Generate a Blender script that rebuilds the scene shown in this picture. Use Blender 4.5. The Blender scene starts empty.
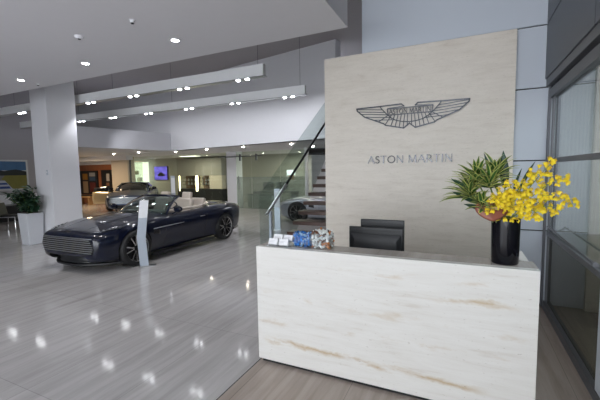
import bpy, bmesh, math, random
from mathutils import Vector, Matrix, Euler
from mathutils.bvhtree import BVHTree
random.seed(7)
S = bpy.context.scene
COL = S.collection
PI = math.pi

# ---------------------------------------------------------------- materials
def nodes(name):
    m = bpy.data.materials.new(name); m.use_nodes = True
    nt = m.node_tree
    return m, nt, nt.nodes['Principled BSDF']

def mat(name, col, rough=.5, metal=0., coat=0., spec=.5, var=0.04, vscale=8., bump=0., trans=0.):
    m, nt, p = nodes(name)
    tc = nt.nodes.new('ShaderNodeTexCoord')
    nz = nt.nodes.new('ShaderNodeTexNoise'); nz.inputs['Scale'].default_value = vscale; nz.inputs['Detail'].default_value = 4
    nt.links.new(tc.outputs['Object'], nz.inputs['Vector'])
    mx = nt.nodes.new('ShaderNodeMixRGB'); mx.blend_type = 'MIX'
    mx.inputs[1].default_value = (*[max(0, c*(1-var)) for c in col], 1)
    mx.inputs[2].default_value = (*[min(1, c*(1+var)) for c in col], 1)
    nt.links.new(nz.outputs['Fac'], mx.inputs[0])
    nt.links.new(mx.outputs[0], p.inputs['Base Color'])
    p.inputs['Roughness'].default_value = rough; p.inputs['Metallic'].default_value = metal
    p.inputs['Coat Weight'].default_value = coat; p.inputs['Coat Roughness'].default_value = .03
    p.inputs['Specular IOR Level'].default_value = spec
    if trans: p.inputs['Transmission Weight'].default_value = trans
    if bump:
        b = nt.nodes.new('ShaderNodeBump'); b.inputs['Strength'].default_value = bump; b.inputs['Distance'].default_value = .01
        nt.links.new(nz.outputs['Fac'], b.inputs['Height']); nt.links.new(b.outputs['Normal'], p.inputs['Normal'])
    return m

def emis(name, col, strength):
    m, nt, p = nodes(name)
    p.inputs['Base Color'].default_value = (.8, .8, .8, 1)
    p.inputs['Emission Color'].default_value = (*col, 1); p.inputs['Emission Strength'].default_value = strength
    return m

def glass(name, tint, refl=1.0, ior=1.45, haze=0., hazecol=(.5, .5, .5)):
    """thin architectural glass: tinted see-through plus a fresnel reflection, optional frosting"""
    m, nt, p = nodes(name); nt.nodes.remove(p)
    out = nt.nodes['Material Output']
    tr = nt.nodes.new('ShaderNodeBsdfTransparent'); tr.inputs['Color'].default_value = (*tint, 1)
    gl = nt.nodes.new('ShaderNodeBsdfGlossy'); gl.inputs['Roughness'].default_value = .01
    gl.inputs['Color'].default_value = (refl, refl, refl, 1)
    lw = nt.nodes.new('ShaderNodeLayerWeight'); lw.inputs['Blend'].default_value = .5
    pw = nt.nodes.new('ShaderNodeMath'); pw.operation = 'POWER'; pw.inputs[1].default_value = 4.; nt.links.new(lw.outputs['Facing'], pw.inputs[0])
    fr = nt.nodes.new('ShaderNodeMapRange'); fr.inputs['To Min'].default_value = ((ior-1)/(ior+1))**2; fr.inputs['To Max'].default_value = .9; nt.links.new(pw.outputs[0], fr.inputs['Value'])
    mx = nt.nodes.new('ShaderNodeMixShader')
    base = tr.outputs[0]
    if haze:
        df = nt.nodes.new('ShaderNodeBsdfDiffuse'); df.inputs['Color'].default_value = (*hazecol, 1)
        m2 = nt.nodes.new('ShaderNodeMixShader'); m2.inputs[0].default_value = haze
        nt.links.new(tr.outputs[0], m2.inputs[1]); nt.links.new(df.outputs[0], m2.inputs[2]); base = m2.outputs[0]
    nt.links.new(fr.outputs[0], mx.inputs[0]); nt.links.new(base, mx.inputs[1]); nt.links.new(gl.outputs[0], mx.inputs[2])
    nt.links.new(mx.outputs[0], out.inputs['Surface'])
    return m

def ramp(nt, pts):
    r = nt.nodes.new('ShaderNodeValToRGB'); e = r.color_ramp.elements
    while len(e) < len(pts): e.new(.5)
    for i, (pos, c) in enumerate(pts):
        e[i].position = pos; e[i].color = (*c, 1)
    return r

def noise(nt, vec, scale, detail=5, rough=.6, dist=0.):
    n = nt.nodes.new('ShaderNodeTexNoise'); n.inputs['Scale'].default_value = scale
    n.inputs['Detail'].default_value = detail; n.inputs['Roughness'].default_value = rough; n.inputs['Distortion'].default_value = dist
    nt.links.new(vec, n.inputs['Vector']); return n

def mapping(nt, scale, loc=(0, 0, 0), rot=(0, 0, 0)):
    tc = nt.nodes.new('ShaderNodeTexCoord'); mp = nt.nodes.new('ShaderNodeMapping')
    mp.inputs['Scale'].default_value = scale; mp.inputs['Location'].default_value = loc; mp.inputs['Rotation'].default_value = rot
    nt.links.new(tc.outputs['Object'], mp.inputs['Vector']); return mp.outputs[0]

def mixc(nt, fac, a, b, mode='MIX'):
    mx = nt.nodes.new('ShaderNodeMixRGB'); mx.blend_type = mode
    for i, v in enumerate((fac, a, b)):
        if hasattr(v, 'links'): nt.links.new(v, mx.inputs[i])
        elif i == 0: mx.inputs[0].default_value = v
        else: mx.inputs[i].default_value = (*v, 1)
    return mx.outputs[0]

def stone_desk():
    m, nt, p = nodes('white travertine')
    v = mapping(nt, (1.0, 1.0, 10)); n = noise(nt, v, 2.0, 9, .66, .25)
    r = ramp(nt, [(.28, (.60, .56, .505)), (.42, (.685, .665, .63)), (.6, (.725, .71, .68)), (.78, (.65, .625, .585))])
    nt.links.new(n.outputs['Fac'], r.inputs[0])
    # ochre veins: two long stains, one low across the whole front and a short one high at the right
    tc = nt.nodes.new('ShaderNodeTexCoord'); sp = nt.nodes.new('ShaderNodeSeparateXYZ'); nt.links.new(tc.outputs['Object'], sp.inputs[0])
    def math_(op, a, b_=0.):
        q = nt.nodes.new('ShaderNodeMath'); q.operation = op
        for i, v_ in enumerate((a, b_)):
            if hasattr(v_, 'links'): nt.links.new(v_, q.inputs[i])
            else: q.inputs[i].default_value = v_
        return q.outputs[0]
    nA = noise(nt, mapping(nt, (1, 1, 1.5), (2.2, 0, .4)), 2.6, 8, .68); wob = math_('MULTIPLY', math_('SUBTRACT', nA.outputs['Fac'], .5), .16)
    zz = math_('ADD', sp.outputs['Z'], wob)
    nB = noise(nt, mapping(nt, (1.6, 1, 5), (.4, 0, 2.1)), 2.4, 4, .6)
    c = r.outputs[0]
    def vein(c, z0, slope, wdt, x0, x1, lo, hi, col):
        d = math_('ABSOLUTE', math_('SUBTRACT', zz, math_('ADD', math_('MULTIPLY', sp.outputs['X'], slope), z0)))
        m1 = nt.nodes.new('ShaderNodeMapRange'); m1.inputs['From Min'].default_value = wdt; m1.inputs['From Max'].default_value = 0.; nt.links.new(d, m1.inputs['Value'])
        m2 = nt.nodes.new('ShaderNodeMapRange'); m2.inputs['From Min'].default_value = lo; m2.inputs['From Max'].default_value = hi; nt.links.new(nB.outputs['Fac'], m2.inputs['Value'])
        ends = []
        for e0, e1 in ((x0-.12, x0+.12), (x1+.12, x1-.12)):
            q = nt.nodes.new('ShaderNodeMapRange'); q.interpolation_type = 'SMOOTHSTEP'; q.inputs['From Min'].default_value = e0; q.inputs['From Max'].default_value = e1
            nt.links.new(sp.outputs['X'], q.inputs['Value']); ends.append(q.outputs[0])
        xm = math_('MULTIPLY', *ends)
        return mixc(nt, math_('MULTIPLY', math_('MULTIPLY', m1.outputs[0], m2.outputs[0]), xm), c, col)
    c = vein(c, .20, -.03, .034, -.95, .72, .36, .54, (.50, .385, .245))
    c = vein(c, .785, .02, .024, .46, .90, .36, .52, (.53, .425, .29))
    c = vein(c, .62, -.02, .05, -1.1, 1.1, .52, .75, (.56, .47, .36))
    c = vein(c, .93, .0, .03, -1.1, 1.1, .5, .7, (.56, .47, .36))
    c = vein(c, .42, .02, .04, -1.1, 1.1, .52, .72, (.55, .46, .35))
    # fine dark pits in rows
    v4 = mapping(nt, (10, 10, 34)); n4 = noise(nt, v4, 2.4, 3, .7)
    r4 = ramp(nt, [(.30, (.55, .5, .45)), (.36, (1, 1, 1))]); nt.links.new(n4.outputs['Fac'], r4.inputs[0])
    c = mixc(nt, .75, c, r4.outputs[0], 'MULTIPLY')
    nt.links.new(c, p.inputs['Base Color']); p.inputs['Roughness'].default_value = .32
    return m

def stone_wall():
    m, nt, p = nodes('beige travertine')
    v = mapping(nt, (1.5, 1.5, 9)); n = noise(nt, v, 1.7, 8, .65, .5)
    r = ramp(nt, [(.25, (.56, .495, .42)), (.43, (.645, .59, .515)), (.62, (.69, .635, .56)), (.8, (.59, .53, .45))])
    nt.links.new(n.outputs['Fac'], r.inputs[0])
    v4 = mapping(nt, (14, 14, 60)); n4 = noise(nt, v4, 1.8, 3, .7)
    r4 = ramp(nt, [(.3, (.72, .69, .66)), (.42, (1, 1, 1))]); nt.links.new(n4.outputs['Fac'], r4.inputs[0])
    c = mixc(nt, .55, r.outputs[0], r4.outputs[0], 'MULTIPLY')
    nt.links.new(c, p.inputs['Base Color']); p.inputs['Roughness'].default_value = .4
    return m

def stone_floor(name, cols, rough, spec=.5):
    m, nt, p = nodes(name)
    v = mapping(nt, (7.5, .55, 1)); n = noise(nt, v, 1.5, 9, .68, .35)
    r = ramp(nt, [(.3, cols[0]), (.47, cols[1]), (.6, cols[2]), (.75, cols[1])]); nt.links.new(n.outputs['Fac'], r.inputs[0])
    # slabs 0.8 x 1.6 m laid along Y: thin joints and a small tone change from slab to slab
    tc = nt.nodes.new('ShaderNodeTexCoord'); mp = nt.nodes.new('ShaderNodeMapping'); mp.inputs['Rotation'].default_value = (0, 0, PI/2)
    nt.links.new(tc.outputs['Object'], mp.inputs['Vector'])
    br = nt.nodes.new('ShaderNodeTexBrick'); br.offset = 0; br.inputs['Scale'].default_value = 1
    br.inputs['Brick Width'].default_value = 1.5; br.inputs['Row Height'].default_value = .8
    br.inputs['Mortar Size'].default_value = .0022; br.inputs['Mortar Smooth'].default_value = .2
    br.inputs['Color1'].default_value = (.93, .93, .93, 1); br.inputs['Color2'].default_value = (1, 1, 1, 1); br.inputs['Mortar'].default_value = (.6, .6, .6, 1)
    nt.links.new(mp.outputs[0], br.inputs['Vector'])
    c = mixc(nt, 1., r.outputs[0], br.outputs['Color'], 'MULTIPLY')
    nt.links.new(c, p.inputs['Base Color'])
    p.inputs['Specular IOR Level'].default_value = spec
    n5 = noise(nt, mapping(nt, (1.3, 1.3, 1)), 1.4, 4)
    mr = nt.nodes.new('ShaderNodeMapRange'); mr.inputs['To Min'].default_value = rough*.8; mr.inputs['To Max'].default_value = rough*1.25
    nt.links.new(n5.outputs['Fac'], mr.inputs['Value']); nt.links.new(mr.outputs[0], p.inputs['Roughness'])
    return m

def wood(name, a, b, sc=(1, 14, 14), rough=.4):
    m, nt, p = nodes(name)
    n = noise(nt, mapping(nt, sc), 2.2, 6, .6, .8)
    r = ramp(nt, [(.3, a), (.7, b)]); nt.links.new(n.outputs['Fac'], r.inputs[0])
    nt.links.new(r.outputs[0], p.inputs['Base Color']); p.inputs['Roughness'].default_value = rough
    return m

def pleats(name, a, b, freq):
    m, nt, p = nodes(name)
    w = nt.nodes.new('ShaderNodeTexWave'); w.wave_type = 'BANDS'; w.bands_direction = 'X'
    w.inputs['Scale'].default_value = freq; w.inputs['Distortion'].default_value = 1.5; w.inputs['Detail'].default_value = 2
    nt.links.new(mapping(nt, (1, 0, .02)), w.inputs['Vector'])
    nt.links.new(mixc(nt, w.outputs['Fac'], a, b), p.inputs['Base Color']); p.inputs['Roughness'].default_value = .7
    return m

def car_paint(name, col, metal=.5, rough=.28):
    m, nt, p = nodes(name)
    n = noise(nt, mapping(nt, (1, 1, 1)), 900, 2)
    c = mixc(nt, n.outputs['Fac'], [x*.8 for x in col], [min(1, x*1.25) for x in col])
    nt.links.new(c, p.inputs['Base Color']); p.inputs['Metallic'].default_value = metal; p.inputs['Roughness'].default_value = rough
    p.inputs['Coat Weight'].default_value = 1.; p.inputs['Coat Roughness'].default_value = .015; p.inputs['Specular IOR Level'].default_value = .15
    return m

M = dict(
    ledge=stone_floor('shade toned travertine ledge', ((.36, .315, .28), (.42, .375, .34), (.47, .425, .39)), .25),  # desk stone with the shade of its top put into a darker, browner colour
    desk=stone_desk(), stone=stone_wall(),
    floor=stone_floor('grey travertine floor', ((.42, .40, .395), (.50, .485, .48), (.56, .54, .54)), .085),
    floor2=stone_floor('brown shaded travertine floor', ((.30, .25, .215), (.37, .31, .27), (.43, .365, .32)), .22),  # browner stone zone, with the weaker light there put into darker tones
    joint=mat('dark joint', (.03, .03, .03), .7),
    barwhite=mat('bar housing white', (.90, .91, .92), .5, var=.01),
    white=mat('white plaster', (.74, .74, .77), .85, var=.015),
    soffit=mat('white ceiling paint', (.72, .71, .74), .9, var=.015),
    ceil=mat('taupe ceiling paint', (.42, .40, .41), .9, var=.02),
    wallgrey=mat('pale grey wall paint', (.60, .60, .64), .8, var=.015),
    panel=mat('blue grey metal panel', (.50, .54, .60), .45, .0, var=.02, vscale=2),
    panel2=mat('dark grey metal panel', (.095, .103, .122), .45, .1, var=.03, vscale=2),
    frame=mat('anthracite frame', (.12, .125, .14), .45, .2),
    black=mat('black rubber', (.012, .012, .013), .5),
    gloss=mat('glossy black ceramic', (.004, .004, .007), .05, spec=.35),
    plastic=mat('black plastic', (.011, .012, .014), .38),
    plastic2=mat('charcoal plastic', (.012, .013, .015), .5),
    chrome=mat('polished steel', (.75, .76, .78), .12, 1.),
    steel=mat('brushed steel', (.55, .56, .58), .3, 1.),
    emblem=mat('dark chrome', (.07, .072, .08), .3, 1.),
    letter=mat('mirror steel', (.09, .092, .10), .2, 1.),
    standm=mat('silver grey display panel', (.52, .58, .66), .3, .25, var=.03),
    standt=mat('white display top', (.86, .88, .92), .4),
    paper=mat('white card', (.86, .86, .88), .6),
    paperedge=mat('card print', (.55, .55, .58), .6),
    navy=car_paint('navy car paint', (.0015, .004, .017), .0, .3),
    silver=car_paint('silver car paint', (.36, .38, .42), .6, .3),
    slate=car_paint('slate blue car paint', (.10, .13, .20), .6, .28),
    gold=car_paint('champagne inner panel', (.60, .48, .30), .3, .25),
    tyre=mat('tyre rubber', (.012, .012, .013), .6),
    rimdark=mat('dark alloy', (.03, .03, .033), .35, .8),
    rim=mat('silver alloy', (.62, .60, .58), .25, 1.),
    slat=mat('satin chrome', (.74, .78, .80), .3, 1.),
    carglass=mat('dark car glass', (.012, .014, .016), .03, coat=1.),
    lamp=mat('headlamp lens', (.05, .055, .07), .05, coat=1.),
    lampled=mat('headlamp strip', (.30, .31, .33), .25, 1.),
    cream=mat('cream leather', (.66, .58, .50), .45, var=.05, bump=.05),
    plinth=mat('white planter', (.66, .68, .72), .5, var=.02),
    soil=mat('potting soil', (.03, .022, .015), .9, bump=.5),
    leafdark=mat('dark green leaf', (.018, .055, .028), .4, var=.3, vscale=20),
    leafmid=mat('mid green leaf', (.045, .125, .025), .45, var=.25, vscale=25),
    leafedge=mat('yellow leaf margin', (.42, .44, .12), .5, var=.15, vscale=30),
    orchid=mat('yellow petal', (.86, .66, .015), .5, var=.08, vscale=60),
    orchidlip=mat('deep yellow petal', (.74, .50, .01), .5, var=.1, vscale=60),
    stem=mat('green stem', (.16, .24, .05), .5),
    antho=mat('rust red spathe', (.27, .085, .05), .35, var=.2, vscale=30),
    spadix=mat('pale spadix', (.62, .40, .20), .6),
    timber=wood('orange timber veneer', (.25, .08, .035), (.36, .135, .06), (9, 1, .7)),
    tread=wood('dark walnut tread', (.045, .02, .014), (.10, .045, .03), (1.2, 10, 10), .35),
    bench=wood('oak bench', (.30, .17, .08), (.42, .26, .13), (1.2, 10, 10), .4),
    olive=mat('olive grey wall', (.45, .44, .40), .8, var=.03),
    creamwall=mat('cream wall', (.62, .55, .46), .8, var=.02),
    mauve=mat('mauve grey panel', (.34, .32, .29), .6, var=.03),
    greenpanel=mat('grey green cabinet', (.30, .33, .31), .4, var=.03),
    pleat=pleats('pale pleated blind', (.40, .405, .40), (.50, .505, .495), 9.),
    oliveout=mat('olive film', (.115, .12, .085), .6, var=.05, vscale=1.5),
    downlight=emis('lit downlight', (1, .98, .95), 40.),
    warmlight=emis('lit warm downlight', (1, .90, .76), 45.),
    barlamp=emis('lit bar lamp', (.96, .97, 1), 24.),
    strip=emis('lit warm strip', (1, .82, .52), 4.5),
    ceilstrip=emis('lit ceiling panel', (1, .95, .80), 3.0),
    poster=emis('backlit poster', (.75, .88, .95), 1.3),
    blue=mat('blue foil', (.02, .20, .62), .25, .4, var=.15, vscale=90),
    bluel=mat('pale blue foil', (.30, .52, .78), .3, .3),
    white_foil=mat('white wrapper', (.78, .80, .78), .35, .1),
    orange_foil=mat('orange wrapper', (.55, .20, .05), .35, .2),
    brown_foil=mat('brown wrapper', (.13, .055, .03), .35),
)
M['clear'] = glass('clear glass', (.93, .96, .95))
M['balu'] = glass('green edged balustrade glass', (.90, .94, .93), .22, 1.4)
M['acrylic'] = glass('clear acrylic', (.93, .94, .95), 1., 1.4)
M['front'] = glass('front glazing', (.80, .84, .84), .9, 1.5)
M['tint'] = glass('filmed lower glazing', (.62, .63, .56), .6, 1.45, .55, (.125, .13, .10))
M['partition'] = glass('office partition glass', (.86, .90, .84), 1., 1.45)
M['frost'] = glass('frosted partition band', (.75, .80, .74), .8, 1.4, .28, (.42, .47, .42))
M['screenglass'] = glass('windscreen glass', (.55, .62, .62), 1., 1.55)

# ---------------------------------------------------------------- mesh helpers
class MB:
    def __init__(s): s.bm = bmesh.new(); s.mi = 0
    def face(s, vs):
        try: f = s.bm.faces.new(vs)
        except ValueError: return None
        f.material_index = s.mi; return f
    def b(s, x0, x1, y0, y1, z0, z1, mtx=None):
        c = [(x0, y0, z0), (x1, y0, z0), (x1, y1, z0), (x0, y1, z0), (x0, y0, z1), (x1, y0, z1), (x1, y1, z1), (x0, y1, z1)]
        v = [s.bm.verts.new((mtx @ Vector(p)) if mtx else p) for p in c]
        for q in ((3, 2, 1, 0), (4, 5, 6, 7), (0, 1, 5, 4), (1, 2, 6, 5), (2, 3, 7, 6), (3, 0, 4, 7)): s.face([v[i] for i in q])
        return s
    def hexa(s, c):
        v = [s.bm.verts.new(p) for p in c]
        for q in ((3, 2, 1, 0), (4, 5, 6, 7), (0, 1, 5, 4), (1, 2, 6, 5), (2, 3, 7, 6), (3, 0, 4, 7)): s.face([v[i] for i in q])
        return s
    def tube(s, pts, r, n=8, closed=False, flat=1.):
        pts = [Vector(p) for p in pts]; rings = []
        L = len(pts); up = None
        for i, p in enumerate(pts):
            a = pts[(i-1) % L] if (closed or i > 0) else p
            b = pts[(i+1) % L] if (closed or i < L-1) else p
            t = (b-a).normalized() if (b-a).length > 1e-9 else Vector((0, 0, 1))
            if up is None: up = Vector((0, 0, 1)) if abs(t.z) < .9 else Vector((1, 0, 0))
            x = up - t*up.dot(t)
            if x.length < 1e-4: x = Vector((1, 0, 0)) - t*t.x
            x.normalize(); up = x; y = t.cross(x)
            rr = r[i] if isinstance(r, (list, tuple)) else r
            rings.append([s.bm.verts.new(p + x*(rr*math.cos(2*PI*k/n)) + y*(rr*flat*math.sin(2*PI*k/n))) for k in range(n)])
        R = L if closed else L-1
        for i in range(R):
            A, B = rings[i], rings[(i+1) % L]
            for k in range(n): s.face([A[k], A[(k+1) % n], B[(k+1) % n], B[k]])
        if not closed:
            s.face(rings[0][::-1]); s.face(rings[-1])
        return s
    def lathe(s, prof, n=32, mtx=None, cap=True):
        rings = []
        for r, z in prof:
            rings.append([s.bm.verts.new((mtx or Matrix()) @ Vector((r*math.cos(2*PI*k/n), r*math.sin(2*PI*k/n), z))) for k in range(n)])
        for A, B in zip(rings, rings[1:]):
            for k in range(n): s.face([A[k], A[(k+1) % n], B[(k+1) % n], B[k]])
        if cap:
            s.face(rings[0][::-1]); s.face(rings[-1])
        return s
    def sheet(s, grid):
        V = [[s.bm.verts.new(p) for p in row] for row in grid]
        for i in range(len(V)-1):
            for j in range(len(V[0])-1): s.face([V[i][j], V[i][j+1], V[i+1][j+1], V[i+1][j]])
        return s
    def prism(s, poly, f0, f1):
        """poly: 2D points; f0 / f1 map a 2D point to the two 3D faces"""
        A = [s.bm.verts.new(f0(*p)) for p in poly]; B = [s.bm.verts.new(f1(*p)) for p in poly]
        s.face(A[::-1]); s.face(B); n = len(poly)
        for i in range(n): s.face([A[i], A[(i+1) % n], B[(i+1) % n], B[i]])
        return s
    def build(s, name, m, parent=None, bevel=0., seg=2, smooth=40, solid=0., subsurf=0):
        bmesh.ops.recalc_face_normals(s.bm, faces=s.bm.faces)
        me = bpy.data.meshes.new(name); s.bm.to_mesh(me); s.bm.free()
        for mm in (m if isinstance(m, (list, tuple)) else [m]): me.materials.append(mm)
        o = bpy.data.objects.new(name, me); COL.objects.link(o)
        if parent: o.parent = parent
        if smooth:
            me.polygons.foreach_set('use_smooth', [True]*len(me.polygons)); me.set_sharp_from_angle(angle=math.radians(smooth))
        if solid:
            md = o.modifiers.new('solid', 'SOLIDIFY'); md.thickness = solid; md.offset = 0
        if subsurf:
            md = o.modifiers.new('sub', 'SUBSURF'); md.levels = md.render_levels = subsurf
        if bevel:
            md = o.modifiers.new('bev', 'BEVEL'); md.width = bevel; md.segments = seg; md.limit_method = 'ANGLE'; md.angle_limit = math.radians(35)
        return o

def tag(o, label=None, cat=None, group=None, kind=None):
    if label: o['label'] = label
    if cat: o['category'] = cat
    if group: o['group'] = group
    if kind: o['kind'] = kind
    return o
def thing(name, label, cat, loc=(0, 0, 0), rz=0, group=None):
    o = bpy.data.objects.new(name, None); COL.objects.link(o); o.empty_display_size = .1
    o.location = loc; o.rotation_euler = (0, 0, rz); return tag(o, label, cat, group)
def struct(name, mb, m, parent=None, **k):
    o = mb.build(name, m, parent, **k)
    if not parent: o['kind'] = 'structure'
    return o
def box(x0, x1, y0, y1, z0, z1): return MB().b(x0, x1, y0, y1, z0, z1)
def dup(o, parent=None):
    c = o.copy(); COL.objects.link(c)
    if parent: c.parent = parent
    for ch in list(o.children): dup(ch, c)
    return c
def retag(o, label): o['label'] = label; return o
def light(name, kind, loc, energy, col, rot=(0, 0, 0), **k):
    d = bpy.data.lights.new(name, kind); d.energy = energy; d.color = col
    for a, v in k.items(): setattr(d, a, v)
    o = bpy.data.objects.new(name, d); COL.objects.link(o); o.location = loc; o.rotation_euler = rot; return o

# ---------------------------------------------------------------- camera, world
cam_d = bpy.data.cameras.new('camera'); cam = bpy.data.objects.new('camera', cam_d); COL.objects.link(cam); S.camera = cam
cam_d.sensor_width = 36; cam_d.lens = 36*349.887/600; cam_d.clip_start = .05
yaw, pitch, roll = math.radians(25.2299), math.radians(4.7669), math.radians(-.9644)
f = Vector((-math.sin(yaw), math.cos(yaw), 0)); r = Vector((math.cos(yaw), math.sin(yaw), 0)); u = Vector((0, 0, 1))
f2 = f*math.cos(pitch)-u*math.sin(pitch); u2 = u*math.cos(pitch)+f*math.sin(pitch)
r3 = r*math.cos(roll)+u2*math.sin(roll); u3 = u2*math.cos(roll)-r*math.sin(roll)
cam.matrix_world = Matrix(((r3.x, u3.x, -f2.x, 0), (r3.y, u3.y, -f2.y, 0), (r3.z, u3.z, -f2.z, 1.74), (0, 0, 0, 1)))

w = bpy.data.worlds.new('daylight'); S.world = w; w.use_nodes = True
bg = w.node_tree.nodes['Background']; bg.inputs[0].default_value = (.90, .945, 1, 1); bg.inputs[1].default_value = 3.4
S.view_settings.view_transform = 'Standard'; S.view_settings.look = 'None'; S.view_settings.gamma = 1
S.view_settings.exposure = .6

# ---------------------------------------------------------------- the setting
JX = -1.69                                             # floor joint running from the desk's left end
struct('floor', box(-26, JX-.006, -5, 20, -.1, 0), M['floor'], smooth=0)
struct('floor_desk_side', box(JX+.006, 4.5, -5, 20, -.1, 0), M['floor2'], smooth=0)
struct('trim_floor_joint', box(JX-.006, JX+.006, -5, 20, -.1, -.002), M['joint'], smooth=0)
# low showroom ceiling (a slab with its own right-hand and far edges), upper ceiling
struct('ceiling', box(-22, -1.35, -5, 4.33, 3.5, 3.95), M['soffit'], smooth=0)
struct('ceiling_upper', box(-26, 1.6, -5, 20, 5.5, 5.7), M['ceil'], smooth=0)
# left wall
struct('wall_left', box(-16.75, -16.5, -5, 8.9, 0, 5.5), mat('taupe wall paint', (.36, .35, .37), .8, var=.015), smooth=0)
struct('wall_light_block', box(-26, -7.5, -5.25, -5, 0, 5.5), M['wallgrey'], smooth=0)  # unseen wall behind the camera, added to keep daylight off the left side
struct('wall_far_left', box(-26, -25.8, -5, 20, 0, 5.5), M['wallgrey'], smooth=0)
# column in the showroom
struct('column', box(-10.05, -9.37, 5.3, 6.03, 0, 5.5), M['white'], bevel=.012)
# bulkhead wall above the far showroom, slightly turned, and the parapet returning from its corner
ang = math.radians(-11.0); ca, sa = math.cos(ang), math.sin(ang)
A0 = Vector((-11.5, 11.45)); d1 = Vector((ca, sa)); n1 = Vector((-sa, ca))
def quadwall(p, d, n, L, th, z0, z1):
    a, b_, c, d_ = p, p+d*L, p+d*L+n*th, p+n*th
    return MB().hexa([(q.x, q.y, z0) for q in (a, b_, c, d_)]+[(q.x, q.y, z1) for q in (a, b_, c, d_)])
struct('wall_back_upper', quadwall(A0, d1, n1, 8.2, .3, 2.7, 5.5), M['white'], smooth=0)
B0 = A0 + n1*.3
struct('wall_parapet', quadwall(A0-n1*4.1, d1, n1, -.2, 4.4, 2.7, 3.42), M['wallgrey'], smooth=0)
struct('wall_upper_return', box(-3.4, -.95, 12.6, 12.8, 2.9, 5.5), M['ceil'], smooth=0)
mbx = MB()
poly = [(-25.8, 20), (-25.8, 14.1), (-12.23, 11.6), (-11.5+.01, 11.46), (-3.45, 9.9), (-3.45, 20)]
mbx.prism(poly, lambda x, y: (x, y, 2.7), lambda x, y: (x, y, 2.85))
struct('ceiling_low', mbx, M['soffit'], smooth=0)
mbx = MB(); p0 = A0-n1*4.1-d1*.2; p1 = A0-d1*.2+n1*.3
mbx.prism([(p0.x, p0.y), (p1.x, p1.y), (-25.8, 14.05), (-25.8, 9.0), (-16.5, 8.95)], lambda x, y: (x, y, 2.72), lambda x, y: (x, y, 2.85))
struct('ceiling_low_left', mbx, M['soffit'], smooth=0)
struct('wall_mezzanine', box(-25.8, -11.6, 12.5, 12.7, 2.85, 5.5), M['white'], smooth=0)
struct('trim_beam', box(-22.5, -15.9, 12.7, 13.1, 2.47, 2.7), M['white'], smooth=0)

# grey panelled wall behind the reception, right-hand wall above the glazing
zj = [0, .944, 1.819, 2.698, 3.433, 4.6, 5.5]
core = struct('wall_reception', box(-1.40, 3.4, 5.22, 5.42, 0, 5.5), M['joint'], smooth=0)
def panels(x0, x1, mt, parent, zs):
    for a, b_ in zip(zs, zs[1:]):
        box(x0, x1, 5.19, 5.225, a+.008, b_-.008).build('wall_panel', mt, parent, smooth=0)
panels(-1.4, .985, M['panel'], core, zj)
struct('wall_stone', box(-1.97, .545, 5.13, 5.185, 0, 3.42), M['stone'], smooth=0, bevel=.003)
# right wall: grey panels above the glazing, stepped head frames, glazing with mullions and transoms
rw = struct('wall_right', box(.875, 1.0, -5, 5.19, 2.79, 5.5), M['joint'], smooth=0)
for y0, y1 in ((3.4, 5.185), (.7, 3.388), (-3, .688)):
    for a, b_ in ((2.79, 3.425), (3.441, 5.5)):
        box(.855, .876, y0, y1, a, b_).build('wall_panel', M['panel2'], rw, smooth=0)
win = thing('window_1', 'grey framed glass shopfront to the right of the reception desk', 'window')
del win['label'], win['category']; win['kind'] = 'structure'
MB().b(.87, .97, -5, 5.19, 2.70, 2.79).b(.90, 1.0, -5, 5.19, 2.56, 2.66).b(.935, 1.0, -5, 5.19, 2.66, 2.70).build('head_frame', M['frame'], win, smooth=0)
MB().b(.893, .915, 5.13, 5.19, 0, 2.7).b(.925, .95, 5.07, 5.10, 0, 2.7).build('mullion', M['frame'], win, smooth=0)
MB().b(.918, .96, -5, 5.10, .905, .955).build('transom', M['frame'], win, smooth=0, bevel=.004)
MB().b(.912, .96, -5, 5.10, 1.79, 1.84).build('transom', M['frame'], win, smooth=0, bevel=.004)
MB().b(.90, .965, -5, 5.10, .0, .085).build('sill_frame', M['frame'], win, smooth=0)
MB().b(.895, .97, 2.93, 3.13, .10, .90).build('mullion', M['panel'], win, smooth=0, bevel=.006)
for y0, y1 in ((3.13, 5.04), (-2.0, 2.93)):
    box(.94, .952, y0, y1, .955, 1.79).build('pane', M['front'], win, smooth=0)
    box(.94, .952, y0, y1, 1.84, 2.56).build('pane', M['front'], win, smooth=0)
    box(.94, .952, y0, y1, .085, .905).build('pane', M['tint'], win, smooth=0)
gr = MB().tube([(.86, 4.75, 1.065), (.86, 3.14, 1.035)], .008, 10); gr.tube([(.86, 4.7, 1.064), (.93, 4.7, 1.02)], .008, 8)
gr.lathe([(.001, 0), (.018, 0), (.018, .03), (.001, .03)], 16, Matrix.Translation((.86, 3.14, 1.035)) @ Matrix.Rotation(PI/2, 4, 'X'))
gr.tube([(.86, 3.17, 1.035), (.94, 3.17, 1.0)], .008, 8)
gr.build('guard_rail', M['frame'], win)
# neighbouring lobby seen through the glazing
lob = struct('wall_lobby', box(.98, 3.4, 5.10, 5.20, 0, 5.5), M['panel2'], smooth=0)
for a, b_ in ((.952, 1.811), (1.827, 2.69), (2.706, 3.42)):
    box(1.0, 3.4, 5.07, 5.105, a, b_).build('pleated_panel', M['pleat'], lob, smooth=0)
box(1.0, 3.4, 5.07, 5.105, .02, .936).build('film_panel', M['oliveout'], lob, smooth=0)
light('lobby_fill', 'AREA', (2.0, 2.6, 3.35), 50, (.92, .97, 1), size=1.6)  # fill light added to brighten the lobby panes, no fixture modelled
lob2 = struct('wall_lobby_side', box(3.2, 3.4, -5, 5.2, 0, 5.5), M['pleat'], smooth=0)
box(3.17, 3.2, -5, 5.07, .02, .94).build('film_panel', M['oliveout'], lob2, smooth=0)
struct('floor_lobby', box(1.0, 3.2, -5, 5.07, 0, .004), M['floor2'], smooth=0)
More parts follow.
